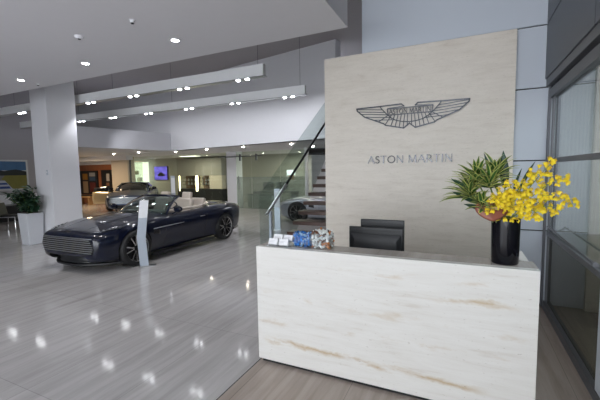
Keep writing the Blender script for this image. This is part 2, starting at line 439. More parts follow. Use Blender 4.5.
struct('ceiling_lobby', box(1.0, 3.4, -5, 5.2, 3.4, 3.5), M['soffit'], smooth=0)

t = thing('waste_bin', 'dim round bin standing behind the filmed lower shopfront glass', 'bin', (1.28, 4.72, .004))
MB().lathe([(.001, 0), (.10, 0), (.125, .30), (.12, .30), (.095, .02), (.001, .02)], 24).build('body', M['black'], t)
MB().lathe([(.118, .295), (.13, .295), (.13, .315), (.118, .315)], 24, cap=False).build('rim', M['steel'], t)

# ---------------------------------------------------------------- reception desk
desk = thing('reception_desk', 'pale travertine reception desk with ochre veins and black recessed plinth', 'desk', (-.62, 2.637, 0))
def rel(mb, o):
    bmesh.ops.translate(mb.bm, verts=mb.bm.verts, vec=-Vector(o.location)); return mb
rel(box(-1.688, .452, 2.637, 2.70, .028, 1.072), desk).build('front_panel', M['desk'], desk, bevel=.002)
rel(box(-1.688, .452, 2.70, 2.90, 1.03, 1.072), desk).build('counter_ledge', M['ledge'], desk, bevel=.002)
rel(box(-1.688, -1.63, 2.70, 3.45, .028, 1.03), desk).build('end_panel', M['desk'], desk, bevel=.002)
rel(box(.394, .452, 2.70, 3.45, .028, 1.03), desk).build('end_panel', M['desk'], desk, bevel=.002)
rel(box(-1.655, .42, 2.655, 3.40, 0, .03), desk).build('plinth', M['black'], desk)
rel(box(-1.63, .394, 2.70, 3.50, .70, .74), desk).build('worktop', M['plastic2'], desk, bevel=.003)
rel(box(-1.63, .394, 2.70, 2.74, .028, 1.03), desk).build('back_panel', M['plastic2'], desk)
# monitors standing on the worktop
def monitor(x0, x1, y, z0, z1, label, logo):
    t = thing('computer_monitor', label, 'monitor', ((x0+x1)/2, y, .74)); h = (x1-x0)/2
    MB().b(-h, h, 0, .028, z0-.74, z1-.74).build('screen_housing', M['plastic'], t, bevel=.006)
    MB().hexa([(-h*.82, -.028, z0-.70), (h*.82, -.028, z0-.70), (h*.95, 0, z0-.72), (-h*.95, 0, z0-.72),
               (-h*.78, -.028, z1-.86), (h*.78, -.028, z1-.86), (h*.95, 0, z1-.80), (-h*.95, 0, z1-.80)]).build('rear_bulge', M['plastic2'], t, bevel=.008)
    MB().b(-h*.9, h*.9, -.004, 0, z1-.775, z1-.765).build('vent_slot', M['black'], t)
    box(-h+.012, h-.012, .028, .031, z0-.725, z1-.755).build('display_panel', M['gloss'], t)
    MB().lathe([(.001, 0), (.075, 0), (.07, .012), (.05, .03), (.001, .034)], 24, Matrix.Translation((-.0, -.028, z0-.74+.06)) @ Matrix.Rotation(PI/2, 4, 'X')).build('swivel_hub', M['plastic'], t)
    MB().b(-.045, .045, -.06, -.03, 0.012, z0-.74+.10).build('stand_neck', M['plastic'], t, bevel=.008)
    MB().b(-.12, .12, -.12, .09, 0, .014).build('stand_base', M['plastic'], t, bevel=.005)
monitor(-1.03, -.51, 3.32, .86, 1.185, 'black monitor seen from behind, nearer of the two on the desk', 1)
t = thing('computer_monitor', 'taller black monitor peeking up behind the nearer monitor', 'monitor', (-.735, 3.46, .74))
MB().b(-.215, .215, -.004, .022, .16, .502).build('screen_housing', M['plastic'], t, bevel=.005)
MB().b(-.205, .205, -.010, -.003, .455, .475).build('vent_slot', M['plastic2'], t)
MB().b(-.205, .205, .021, .025, .17, .49).build('display_panel', M['gloss'], t)
MB().b(-.04, .04, -.01, .0, .012, .3).build('stand_neck', M['plastic'], t, bevel=.004)
MB().b(-.1, .1, -.045, .036, 0, .013).build('stand_base', M['plastic'], t, bevel=.004)

# ---------------------------------------------------------------- wall emblem and lettering
Yw = 5.13
em = thing('wing_emblem', 'dark chrome winged emblem with lettered bar mounted high on stone wall', 'emblem', (-.71, Yw-.012, 2.45))
for q in ((-.55, .12), (.55, .12), (-.25, .0), (.25, .0), (0, -.07)):
    MB().tube([(q[0], -.002, q[1]), (q[0], .012, q[1])], .006, 8).build('mounting_stud', M['emblem'], em)
zc = 2.45
def ribbon(mb, pts, wd, th=.016):
    """a flat raised strip following pts (x, z) on the wall"""
    for (xa, za), (xb, zb) in zip(pts, pts[1:]):
        d = Vector((xb-xa, zb-za)); L = d.length
        if L < 1e-6: continue
        d /= L; n = Vector((-d.y, d.x))*wd/2; e = d*wd*.3
        q = [(xa-e.x+n.x, za-e.y+n.y), (xa-e.x-n.x, za-e.y-n.y), (xb+e.x-n.x, zb+e.y-n.y), (xb+e.x+n.x, zb+e.y+n.y)]
        mb.prism(q, lambda x, z: (x, -th, z), lambda x, z: (x, 0., z))
outer = [(0, 2.374), (-.078, 2.312), (-.325, 2.366), (-.36, 2.393), (-.63, 2.503), (-.74, 2.60), (-.748, 2.632), (-.41, 2.637), (-.11, 2.645), (-.075, 2.613)]
arc = [(-.41, 2.637), (-.385, 2.60), (-.32, 2.53), (-.25, 2.465), (-.18, 2.425), (-.09, 2.402), (0, 2.394)]
ban = [(-.305, 2.592), (.305, 2.592), (.29, 2.506), (-.29, 2.506)]
def mirror(p): return [(-x, z) for x, z in p]
for nm, side in (('wing', 1), ('wing', -1)):
    mb = MB()
    tr = (lambda p: p) if side == 1 else mirror
    rb = lambda pts, wd: ribbon(mb, [(x, z-zc) for x, z in tr(pts)], wd)
    rb(outer, .017); rb(arc, .013)
    # long outer feathers and the fan of inner ones
    for a, b_ in (((-.745, 2.622), (-.37, 2.588)), ((-.735, 2.588), (-.335, 2.548)), ((-.69, 2.548), (-.30, 2.512)), ((-.635, 2.505), (-.25, 2.468)), ((-.50, 2.45), (-.20, 2.435))):
        rb([a, b_], .010)
    for xt, xb, zb in ((-.29, -.43, 2.421), (-.245, -.335, 2.371), (-.20, -.255, 2.350), (-.155, -.195, 2.337), (-.11, -.14, 2.325), (-.065, -.085, 2.313), (-.025, -.03, 2.349)):
        rb([(xt, 2.506), (xb, zb)], .010)
    rb([(-.30, 2.60), (-.075, 2.613)], .009)
    mb.build(nm, M['emblem'], em, smooth=0)
mb = MB(); ribbon(mb, [(x, z-zc) for x, z in ban+ban[:1]], .012, .02); mb.build('banner', M['emblem'], em, smooth=0)

# capitals with thick and thin strokes, each drawn on a unit-high grid (x, z, width)
def arcpts(cx, cz, rx, rz, a0, a1, n=14): return [(cx+rx*math.cos(math.radians(a0+(a1-a0)*i/n)), cz+rz*math.sin(math.radians(a0+(a1-a0)*i/n))) for i in range(n+1)]
GLY = {
    'A': (.86, [([(.02, 0), (.42, 1)], .07), ([(.42, 1), (.84, 0)], .14), ([(.17, .34), (.66, .34)], .07)]),
    'S': (.58, [(arcpts(.29, .75, .20, .22, 30, 270, 12)+arcpts(.27, .265, .23, .245, 90, -150, 12), .11)]),
    'T': (.76, [([(.38, 0), (.38, 1)], .13), ([(.02, .965), (.74, .965)], .07)]),
    'O': (1.02, [(arcpts(.51, .5, .43, .47, 0, 360, 28), .11)]),
    'N': (.90, [([(.10, 0), (.10, 1)], .07), ([(.10, 1), (.80, 0)], .14), ([(.80, 0), (.80, 1)], .07)]),
    'M': (1.06, [([(.12, 0), (.16, 1)], .07), ([(.16, 1), (.53, .08)], .14), ([(.53, .08), (.90, 1)], .07), ([(.90, 1), (.95, 0)], .14)]),
    'R': (.74, [([(.12, 0), (.12, 1)], .13), ([(.12, .965), (.34, .965)]+arcpts(.36, .73, .22, .235, 90, -90, 10)+[(.12, .495)], .09), ([(.38, .49), (.72, 0)], .13)]),
    'I': (.30, [([(.15, 0), (.15, 1)], .13)]),
}
def lettering(text, parent, x0, x1, z0, h, m, th, nm='letter', ymul=1.):
    adv = sum(GLY[c][0]+.10 if c != ' ' else .42 for c in text)-.10
    k = (x1-x0)/(adv*h); x = x0
    for c in text:
        if c == ' ': x += .42*h*k; continue
        wd, strokes = GLY[c]; mb = MB()
        for pts, sw in strokes:
            ribbon(mb, [(x+px_*h*k, z0+pz*h) for px_, pz in pts], sw*h, th)
        mb.build(nm, m, parent, smooth=0); x += (wd+.10)*h*k
lettering('ASTON MARTIN', em, -.278, .278, 2.519-zc, .060, M['emblem'], .018)
sg = thing('wall_lettering', 'row of polished steel capital letters mounted below the winged emblem', 'sign', (-.72, Yw, 1.83))
lettering('ASTON MARTIN', sg, -.575, .57, 0, .103, M['letter'], .02)

# ---------------------------------------------------------------- items on the ledge
ZL = 1.072
st = thing('card_holder', 'clear acrylic card holder at the left end of the desk ledge', 'card holder', (-1.49, 2.745, ZL))
mb = MB().b(-.115, .10, -.07, .075, 0, .006)
mb.b(-.115, .10, -.072, -.066, 0, .022).b(-.115, .10, .0, .006, .0, .045).b(-.01, -.005, -.07, .075, 0, .03)
mb.build('tray', M['acrylic'], st, smooth=0)
cards = [(-.062, -.035, .010, 'front left'), (.045, -.04, .010, 'front right'), (-.050, .035, .035, 'back left'), (.055, .030, .035, 'back right')]
for i, (x, y, z, nm) in enumerate(cards):
    c = thing('card_stack', 'stack of white business cards, %s of four beside the sweets' % nm, 'cards', (-1.49+x, 2.745+y, ZL+z), 0, 'business card stacks')
    tilt = Matrix.Rotation(math.radians(-24), 4, 'X')
    MB().b(-.045, .045, -.012, .012, 0, .056, tilt).build('cards', M['paper'], c, bevel=.001)
    MB().b(-.034, .020, -.0128, -.0118, .030, .033, tilt).b(-.034, .005, -.0128, -.0118, .020, .023, tilt).build('print', M['paperedge'], c, smooth=0)
def acrylic_box(x0, x1, y0, y1, h, label):
    b_ = thing('sweet_box', label, 'box', ((x0+x1)/2, (y0+y1)/2, ZL)); a, d = (x1-x0)/2, (y1-y0)/2; q = .003
    MB().b(-a, a, -d, d, 0, q).b(-a, a, -d, -d+q, q, h).b(-a, a, d-q, d, q, h).b(-a, -a+q, -d+q, d-q, q, h).b(a-q, a, -d+q, d-q, q, h).build('walls', M['acrylic'], b_, smooth=0)
    return b_
acrylic_box(-1.365, -1.205, 2.735, 2.865, .125, 'clear acrylic box filled with blue wrapped sweets')
acrylic_box(-1.195, -1.025, 2.735, 2.865, .125, 'clear acrylic box heaped with white and orange wrapped sweets')
def sweet(name, ms):
    mb = MB()
    for k, (rx, sz) in enumerate(((0, 1),)):
        mb.lathe([(.001, -.026), (.011, -.024), (.004, -.016), (.010, -.012), (.012, 0), (.010, .012), (.004, .016), (.011, .024), (.001, .026)], 8)
    return mb.build(name, ms, None)
def fill(x0, x1, y0, y1, h, kinds, heap):
    protos = {}
    nx, ny, nz = 5, 4, 5
    for iz in range(nz):
        for ix in range(nx):
            for iy in range(ny):
                if iy > 0 and iz < nz-1 and iy < 3 and ix not in (0, 4): continue   # only the sweets against the clear sides or on top show
                m, lab, grp = random.choice(kinds)
                x = x0+.018+(x1-x0-.036)*ix/(nx-1)+random.uniform(-.005, .005); y = y0+.018+(y1-y0-.036)*iy/(ny-1)+random.uniform(-.004, .004)
                z = ZL+.02+(h-.02)*iz/(nz-1)+random.uniform(-.004, .004)
                if iz == nz-1: z += heap*(1-((ix-2)/2.5)**2)
                if m not in protos:
                    protos[m] = o = sweet('wrapped_sweet', M[m])
                else:
                    o = protos[m].copy(); COL.objects.link(o)
                tag(o, lab, 'sweet', grp)
                o.location = (x, y, z); o.rotation_euler = (random.uniform(-1.2, 1.2)+PI/2*random.choice((0, 1)), random.uniform(-1, 1), random.uniform(0, 6))
fill(-1.365, -1.205, 2.735, 2.865, .105, [('blue', 'blue foil wrapped sweet in the left clear box', 'blue sweets')]*4+[('bluel', 'pale blue foil wrapped sweet among the blue ones', 'pale blue sweets')], .0)
fill(-1.195, -1.025, 2.735, 2.865, .115, [('white_foil', 'white wrapped sweet in the right clear box', 'white sweets')]*4+[('orange_foil', 'orange wrapped sweet in the right clear box', 'orange sweets')]*2+[('brown_foil', 'dark brown wrapped sweet in the right clear box', 'brown sweets')], .03)

# ---------------------------------------------------------------- vase with flowers
VX, VY = .265, 2.797
vz = MB().lathe([(.001, 0), (.080, 0), (.085, .006), (.088, .15), (.090, .315), (.086, .318), (.082, .31), (.078, .05), (.001, .045)], 40)
v = vz.build('vase', M['gloss']); v.location = (VX, VY, ZL); tag(v, 'tall glossy black cylindrical vase on right end of desk', 'vase')
def leaf_mesh(L, W, bend, two=True, n=7, droop=0.):
    """a pointed leaf along +X, folded along its midrib; material 1 is the margin"""
    mb = MB(); rows = []
    for i in range(n+1):
        s = i/n; wv = W*(math.sin(PI*min(1, s*1.02+.02))**.75)*(1-.25*s)+.0008
        z = bend*math.sin(s*PI*.5)*L - droop*L*s*s*s; x = L*s
        rows.append([(x, -wv, z+.25*wv), (x, -wv*.55, z+.08*wv), (x, 0, z), (x, wv*.55, z+.08*wv), (x, wv, z+.25*wv)])
    V = [[mb.bm.verts.new(p) for p in row] for row in rows]
    for i in range(n):
        for j in range(4):
            mb.mi = 1 if (two and j in (0, 3)) else 0
            mb.face([V[i][j], V[i][j+1], V[i+1][j+1], V[i+1][j]])
    return mb
def aim(direction, rollv=0.):
    d = Vector(direction).normalized(); q = d.to_track_quat('X', 'Z'); return q.to_matrix().to_4x4() @ Matrix.Rotation(rollv, 4, 'X')
def merge(dst, src, mtx):
    bmesh.ops.transform(src.bm, matrix=mtx, verts=src.bm.verts)
    vm = {v_: dst.bm.verts.new(v_.co) for v_ in src.bm.verts}
    for f_ in src.bm.faces:
        nf = dst.bm.faces.new([vm[v_] for v_ in f_.verts]); nf.material_index = f_.material_index
    src.bm.free()
mouth = Vector((VX, VY, ZL+.30)); deep = Vector((VX, VY, ZL+.08))
def curve3(a, b_, c, n=10): return [Vector(a)*(1-t)**2+Vector(b_)*2*t*(1-t)+Vector(c)*t*t for t in [i/n for i in range(n+1)]]
# variegated dracaena sprigs
for c, n, L, lab in (((.035, 2.69, 1.53), 40, .18, 'variegated green and yellow leaf sprig leaning left in the vase, lowest'),
                     ((.075, 2.74, 1.62), 40, .17, 'variegated striped leaf sprig at upper left of vase'),
                     ((.15, 2.70, 1.60), 32, .16, 'variegated striped leaf sprig nearest the yellow flowers'),
                     ((.19, 2.74, 1.66), 24, .16, 'variegated striped leaf sprig standing behind the yellow flowers'),
                    ((.11, 2.64, 1.46), 16, .13, 'small variegated sprig over the front rim of vase')):
    c = Vector(c); t = thing('dracaena_sprig', lab, 'leaves', c, 0, 'variegated leaf sprigs')
    off = Vector(((c.x-VX)*.12, (c.y-VY)*.12, 0))
    MB().tube([p-c for p in curve3(deep+off*.5, mouth+off*2+Vector((0, 0, .03)), c+Vector((0, 0, .03)))], .005, 6).build('stem', M['stem'], t)
    mb = MB()
    for i in range(n):
        az = i*2.399+random.uniform(-.2, .2); el = 1.25-1.55*(i/n)**.8
        d = Vector((math.cos(az)*math.cos(el), math.sin(az)*math.cos(el), math.sin(el))) + (c-mouth).normalized()*.35
        lm = leaf_mesh(L*random.uniform(.75, 1.15), .016*random.uniform(.8, 1.2), .08, True, 6, .22)
        merge(mb, lm, Matrix.Translation(Vector((0, 0, .035*(1-i/n)))) @ aim(d, random.uniform(-.5, .5)))
    mb.build('leaves', [M['leafmid'], M['leafedge']], t, solid=.0012)
# broad dark leaves
for tip, W, lab in (((.235, 2.78, 1.855), .033, 'broad dark green leaf standing tallest behind the flowers'),
                    ((.44, 2.86, 1.775), .028, 'dark green pointed leaf leaning right behind the yellow orchids'),
                    ((-.085, 2.63, 1.665), .028, 'dark green leaf reaching furthest left from the vase, upper'),
                    ((-.075, 2.62, 1.575), .026, 'dark green leaf reaching furthest left from the vase, lower'),
                    ((.115, 2.76, 1.84), .020, 'narrow dark green leaf standing up at left of tallest leaf'),
                    ((.0, 2.64, 1.49), .022, 'dark green leaf hanging low at left of the vase rim'),
                    ((.36, 2.84, 1.73), .026, 'dark green leaf upright between the orchids')):
    tip = Vector(tip); t = thing('leaf_blade', lab, 'leaf', mouth, 0, 'broad dark leaves')
    base = mouth.lerp(tip, .42)+Vector((0, 0, .02))
    MB().tube([p-mouth for p in curve3(deep, mouth+Vector((0, 0, .03)), base, 6)], .004, 6).build('stem', M['stem'], t)
    mb = MB(); lm = leaf_mesh((tip-base).length, W, .03, False, 8); merge(mb, lm, Matrix.Translation(base-mouth) @ aim(tip-base, .9*(-1 if tip.x > .3 else 1)))
    mb.build('blade', [M['leafdark']], t, solid=.0015)
# anthurium
t = thing('anthurium_flower', 'rust red heart shaped flower spathe over the vase rim', 'flower', mouth)
ac = Vector((.165, 2.675, 1.445)) - mouth
MB().tube([p-mouth for p in curve3(deep, mouth+Vector((-.02, -.03, .03)), mouth+ac+Vector((0, .02, 0)), 6)], .005, 6).build('stem', M['stem'], t)
mb = MB(); rows = []
for i in range(9):
    s = i/8
    row = []
    for j in range(9):
        q = (j-4)/4; hw = .092*(math.sin(PI*(.12+.86*s)))**.7
        row.append((q*hw*1.15, -.02*math.cos(q*1.3)-.03*s, .055-.115*s+.03*abs(q)*(1-s)))
    rows.append(row)
mb.sheet(rows); bmesh.ops.transform(mb.bm, matrix=Matrix.Translation(ac) @ Matrix.Rotation(.25, 4, 'Z'), verts=mb.bm.verts)
mb.build('spathe', M['antho'], t, solid=.003)
MB().tube([ac+Vector((0, -.03, .02)), ac+Vector((.03, -.06, .03)), ac+Vector((.05, -.075, .045))], [.008, .007, .004], 8).build('spadix', M['spadix'], t)
# yellow orchid sprays
def blossom_mesh():
    mb = MB()
    def petal(a, L, W, tilt, mi):
        mb.mi = mi; ca_, sa_ = math.cos(a), math.sin(a); rows = []
        for i in range(4):
            s = i/3; wv = W*math.sin(PI*(.15+.8*s)); r_ = .002+L*s
            rows.append([(r_*ca_-q*wv*sa_, r_*sa_+q*wv*ca_, tilt*r_+.002*abs(q)) for q in (-1, 0, 1)])
        mb.sheet(rows)
    for k in range(4): petal(PI/2+(k-1.5)*1.15, .012, .0032, .25, 1)
    petal(-PI/2-.5, .021, .0085, .1, 0); petal(-PI/2+.5, .021, .0085, .1, 0); petal(PI/2, .006, .003, .9, 1)
    me = bpy.data.meshes.new('blossom'); mb.bm.to_mesh(me); mb.bm.free(); me.materials.append(M['orchid']); me.materials.append(M['orchidlip'])
    return me
BL = blossom_mesh(); camv = Vector((0, -1, .15))
sprays = [((.715, 2.955, 1.475), (.55, 2.9, 1.62), 'arching furthest right over the desk end'), ((.62, 2.86, 1.68), (.45, 2.82, 1.62), 'reaching out high to the right'),
          ((.545, 2.89, 1.775), (.42, 2.84, 1.66), 'rising highest at the right'), ((.43, 2.78, 1.70), (.36, 2.78, 1.6), 'upright in the right half of the bunch'),
          ((.35, 2.66, 1.66), (.30, 2.7, 1.58), 'upright in the middle facing the room'), ((.50, 2.68, 1.56), (.40, 2.7, 1.55), 'leaning right at middle height, in front'),
          ((.58, 2.78, 1.45), (.48, 2.76, 1.54), 'drooping right beside the black vase'), ((.22, 2.63, 1.58), (.24, 2.68, 1.52), 'over the striped leaves left of middle'),
          ((.31, 2.62, 1.47), (.30, 2.66, 1.50), 'hanging low over the front of the vase'), ((.145, 2.60, 1.49), (.2, 2.65, 1.50), 'hanging left over the rust red flower'),
          ((.43, 2.64, 1.43), (.38, 2.68, 1.52), 'drooping just right of the vase rim'),
          ((.20, 2.60, 1.53), (.23, 2.66, 1.52), 'left of middle, in front of the dark leaves'), ((.27, 2.62, 1.63), (.27, 2.68, 1.56), 'upright left of middle, nearest the tallest leaf')]
for tip, mid, lab in sprays:
    t = thing('orchid_spray', 'yellow dancing orchid spray '+lab, 'flowers', mouth, 0, 'yellow orchid sprays')
    pts = [p-mouth for p in curve3(mouth+Vector((0, 0, -.02)), Vector(mid), Vector(tip), 14)]
    side = []
    mb = MB(); mb.tube([deep-mouth]+pts, [.0025]*12+[.0015]*4, 5)
    for k in range(24):
        s = .34+.66*(k/23)**.8; p = pts[min(14, int(s*14))]
        q = p+Vector((random.gauss(0, .033), random.gauss(0, .028), random.gauss(0, .03)))*(1.15-.45*s)
        mb.tube([p, p.lerp(q, .6)+Vector((0, 0, .004)), q], .0008, 4); side.append(q)
    mb.build('stem', M['stem'], t)
    for q in side:
        o = bpy.data.objects.new('blossom', BL); COL.objects.link(o); o.parent = t; o.location = q
        d = (camv+Vector((random.gauss(0, .35), random.gauss(0, .2), random.gauss(0, .25)))).normalized()
        o.rotation_euler = (d.to_track_quat('Z', 'Y').to_matrix() @ Matrix.Rotation(random.gauss(0, .8), 3, 'Z')).to_euler(); s = random.uniform(.85, 1.2); o.scale = (s, s, s)

# ---------------------------------------------------------------- staircase
X0, X1 = -3.2, -1.85
st = thing('staircase', 'open staircase with dark walnut treads rising behind the stone wall', 'stairs', (X0, 5.45, 0))
for k in range(1, 18):
    z = .178*k; y = 5.6+(k-1)*.271
    MB().b(.0, X1-X0, y-5.45, y-5.45+.30, z-.075, z).build('tread', M['tread'], st, bevel=.004)
bal = MB(); y0 = -.24; sl = .657
def zg(y): return 1.33+(y-y0)*sl
bal.prism([(y0, .0), (y0, zg(y0)), (4.4, zg(4.4)), (4.4, zg(4.4)-1.1), (1.0, .28), (.6, .0)], lambda y, z: (-.045, y, z), lambda y, z: (-.033, y, z))
bal.build('glass_balustrade', M['balu'], st, smooth=0)
MB().tube([(.04, -.12, .99), (.04, 4.3, .99+4.42*sl)], .026, 12).build('handrail', M['plastic2'], st)
MB().tube([(.04, -.14, .98), (.04, .62, .98+.76*sl)], .0275, 12).build('handrail_sleeve', M['steel'], st)
for y in (.55, 1.65, 2.75, 3.85):
    MB().tube([(.04, y, .99+(y+.12)*sl), (.0, y, .97+(y+.12)*sl-.03), (-.04, y, .97+(y+.12)*sl-.03)], .01, 6).build('rail_bracket', M['steel'], st)
MB().b(-.03, .02, .05, .10, 0, 1.02).build('newel_post', M['standm'], st, bevel=.003)

# ---------------------------------------------------------------- lamps
bar_i = 0
def light_bar(Y, xs, x0, label, tilt, cone, LBAR):
    t = thing('light_bar', label, 'lamp', (x0, Y, 3.65), 0, 'suspended light bars')
    xe = -16.4
    MB().b(xe-x0, 0, -.05, .05, 0.015, .245).build('housing', M['barwhite'], t, bevel=.004)
    MB().b(xe-x0, .03, -.06, .06, .0, .014).build('lower_flange', M['steel'], t)
    for x in (-.15, -4.5, -9., -13.5):
        MB().tube([(x, 0, .245), (x, 0, 1.849)], .004, 5).build('suspension_wire', M['frame'], t)
    for x in xs:
        for dx in (-.115, .115):
            l_ = MB().lathe([(.001, -.016), (.034, -.016), (.042, -.006), (.042, .002), (.001, .002)], 16, Matrix.Translation((x+dx-x0, 0, 0)))
            l_.build('lamp', M['barlamp'], t)
        if x > -11.5 or tilt: light('bar_light', 'SPOT', (x, Y, 3.60), LBAR, (.93, .95, 1), rot=(math.radians(tilt), 0, 0), spot_size=math.radians(cone), spot_blend=.6, shadow_soft_size=.06)
LDOWN, LWARM = 30, 16
light_bar(6.27, [-4.23-1.62*k for k in range(7)], -3.70, 'nearer of the two long white suspended light bars', 0, 100, 42)
light_bar(8.27, [-4.17-1.68*k for k in range(7)], -3.69, 'farther of the two long white suspended light bars', 52, 112, 46)
def downlight(x, y, z, m, label, grp, e, col):
    t = thing('downlight', label, 'lamp', (x, y, z), 0, grp)
    MB().lathe([(.045, -.001), (.075, -.001), (.078, -.007), (.05, -.010), (.045, -.004)], 24, cap=False).build('trim_ring', M['white'], t)
    MB().lathe([(.001, -.042), (.025, -.036), (.04, -.022), (.047, -.006), (.047, -.001), (.001, -.001)] if grp[0] == 'm' else [(.001, -.012), (.047, -.008), (.047, -.001), (.001, -.001)], 20).build('lens', M[m], t)
    light('down_light', 'SPOT', (x, y, z-.06), e, col, spot_size=math.radians(120), spot_blend=.7, shadow_soft_size=.06)
names = ['nearest the fin edge of the slab', 'second from the slab edge', 'third from the slab edge, over the planter']
for k in range(3):
    downlight(-3.52-1.97*k, 3.66+.08*k, 3.5, 'downlight', 'lit round downlight in the low white ceiling, %s' % names[k], 'low ceiling downlights', LDOWN, (1, .97, .93))
for k in range(3):
    t = thing('ceiling_sensor', ['white smoke detector on the low ceiling, between the downlights', 'small white ceiling sprinkler near the far edge above the column', 'small ceiling sprinkler nearest the slab fin'][k], 'sensor', [(-4.49, 3.0, 3.5), (-7.48, 4.12, 3.5), (-3.50, 2.98, 3.5)][k])
    MB().lathe([(.001, -.035), (.035, -.035), (.05, -.02), (.055, 0), (.001, 0)] if k == 0 else [(.001, -.03), (.02, -.03), (.025, -.01), (.04, 0), (.001, 0)], 20).build('body', M['white'], t)
    MB().lathe([(.001, -.042), (.016, -.042), (.02, -.034), (.001, -.034)], 12).build('sensor_head', M['plastic2'], t)
dl = [(-15.3, 11.55), (-13.5, 11.45), (-11.7, 11.9), (-9.61, 11.5), (-7.61, 11.2), (-5.53, 11.1), (-5.4, 12.74)]
dn = ['over the orange timber wall', 'second from the timber wall', 'third from the timber wall', 'left of the glass office door', 'above the glass office door', 'left of the stair handrail', 'seen through the stair glass']
for (x, y), n_ in zip(dl, dn):
    downlight(x, y, 2.72 if x < -12.4 else 2.7, 'warmlight', 'lit warm downlight under the mezzanine, '+n_, 'mezzanine downlights', LWARM, (1, .86, .68))

# ---------------------------------------------------------------- back of the showroom
YB = 13.8
struct('wall_timber', box(-23.5, -18.35, YB, YB+.2, 0, 2.3), M['timber'], smooth=0)
struct('wall_timber_head', box(-23.5, -18.35, YB-.02, YB+.2, 2.3, 2.7), M['white'], smooth=0)
struct('trim_cream_column', box(-18.35, -17.0, YB-.15, YB+.3, 0, 2.7), M['creamwall'], smooth=0)
struct('wall_office', box(-23.5, -2.0, 17.2, 17.4, 0, 2.7), M['olive'], smooth=0)
struct('wall_office_left', box(-23.6, -23.5, 13.8, 17.4, 0, 2.7), M['olive'], smooth=0)
struct('wall_back_right', box(-6.1, -.95, 14.2, 14.4, 0, 2.7), M['wallgrey'], smooth=0)
struct('wall_stair_side', box(-.95, -.8, 5.45, 14.4, 0, 5.5), M['wallgrey'], smooth=0)
struct('trim_dark_beam', box(-6.1, -3.5, 13.9, 14.2, 2.42, 2.69), M['black'], smooth=0)
mbx = MB().lathe([(.075, 0), (.075, 2.7)], 24, Matrix.Translation((-5.9, 13.2, 0)))
struct('trim_post', mbx, M['white'])
# sample displays on the timber wall
def display(x0, x1, z0, z1, label, sw):
    t = thing('sample_display', label, 'display', ((x0+x1)/2, YB-.001, z0)); h = z1-z0; a = (x1-x0)/2
    MB().b(-a, a, -.07, 0, 0, h).build('case', M['plastic'], t, smooth=0)
    MB().b(-a, a, -.05, 0, -z0, 0).build('support_panel', M['timber'], t, smooth=0)
    for (u0, u1, v0, v1, c) in sw:
        MB().b(-a+2*a*u0, -a+2*a*u1, -.085, -.07, h*v0, h*v1).build('sample_panel', c, t, smooth=0)
cl = lambda n_, c: mat(n_, c, .5)
display(-21.6, -19.75, .55, 1.95, 'wide black display case of coloured samples on timber wall', [(.0, .12, .1, .55, cl('orange sample', (.38, .08, .02))), (.28, .52, .05, .55, cl('tan sample', (.34, .23, .13))), (.28, .52, .62, .88, cl('amber sample', (.34, .16, .03))),
        (.62, .9, .1, .5, cl('maroon sample', (.13, .025, .02))), (.62, .9, .76, .92, cl('white sample', (.35, .35, .36))), (.62, .9, .58, .74, cl('blue sample', (.05, .09, .16)))])
display(-19.4, -18.55, .55, 1.98, 'narrow black display case with pale samples beside the cream column', [(.55, .85, .55, .85, cl('grey sample', (.4, .37, .35))), (.2, .6, .12, .3, cl('pale sample', (.45, .42, .38))), (.5, .8, .35, .48, cl('brown sample', (.2, .1, .06)))])
t = thing('bench', 'low oak bench in front of the timber wall', 'bench', (-20.4, 13.0, 0))
MB().b(-1.3, 1.3, -.25, .25, .42, .50).build('seat', M['bench'], t, bevel=.01)
for x in (-1.1, 0, 1.1): MB().b(x-.05, x+.05, -.22, .22, 0, .42).build('leg', M['bench'], t)
MB().b(-1.3, 1.3, -.22, .22, .5, .56).build('cushion', M['plastic'], t, bevel=.02)
# glass office partition
gp = thing('window_2', 'x', 'x'); del gp['label'], gp['category']; gp['kind'] = 'structure'
xs = [-17.0, -15.1, -13.4, -11.3, -10.3]
for a, b_ in zip(xs, xs[1:]): box(a+.01, b_-.01, YB, YB+.015, .02, 2.66).build('pane', M['partition'], gp, smooth=0)
for x in (-17.0,): box(x-.06, x+.02, YB-.05, YB+.05, 0, 2.7).build('mullion', M['frame'], gp, smooth=0)
gp2 = thing('window_3', 'x', 'x'); del gp2['label'], gp2['category']; gp2['kind'] = 'structure'
xs = [-9.75, -8.9, -7.4, -6.1]
for a, b_ in zip(xs, xs[1:]):
    box(a+.01, b_-.01, YB-.1, YB-.085, 1.5, 2.66).build('pane', M['partition'], gp2, smooth=0)
    box(a+.01, b_-.01, YB-.1, YB-.085, .02, 1.5).build('frosted_pane', M['frost'], gp2, smooth=0)
MB().tube([(-10.75, YB-.16, 2.45), (-8.3, YB-.16, 2.45)], .022, 8).b(-9.52, -9.46, YB-.18, YB-.08, 2.25, 2.55).b(-8.63, -8.57, YB-.18, YB-.08, 2.25, 2.55).build('sliding_rail', M['frame'], gp2)
MB().tube([(-9.6, YB-.14, .9), (-9.6, YB-.14, 1.55)], .018, 8).build('door_handle', M['frame'], gp2)
struct('trim_white_column', box(-10.3, -9.75, YB-.1, YB+.4, 0, 2.7), M['white'], smooth=0)
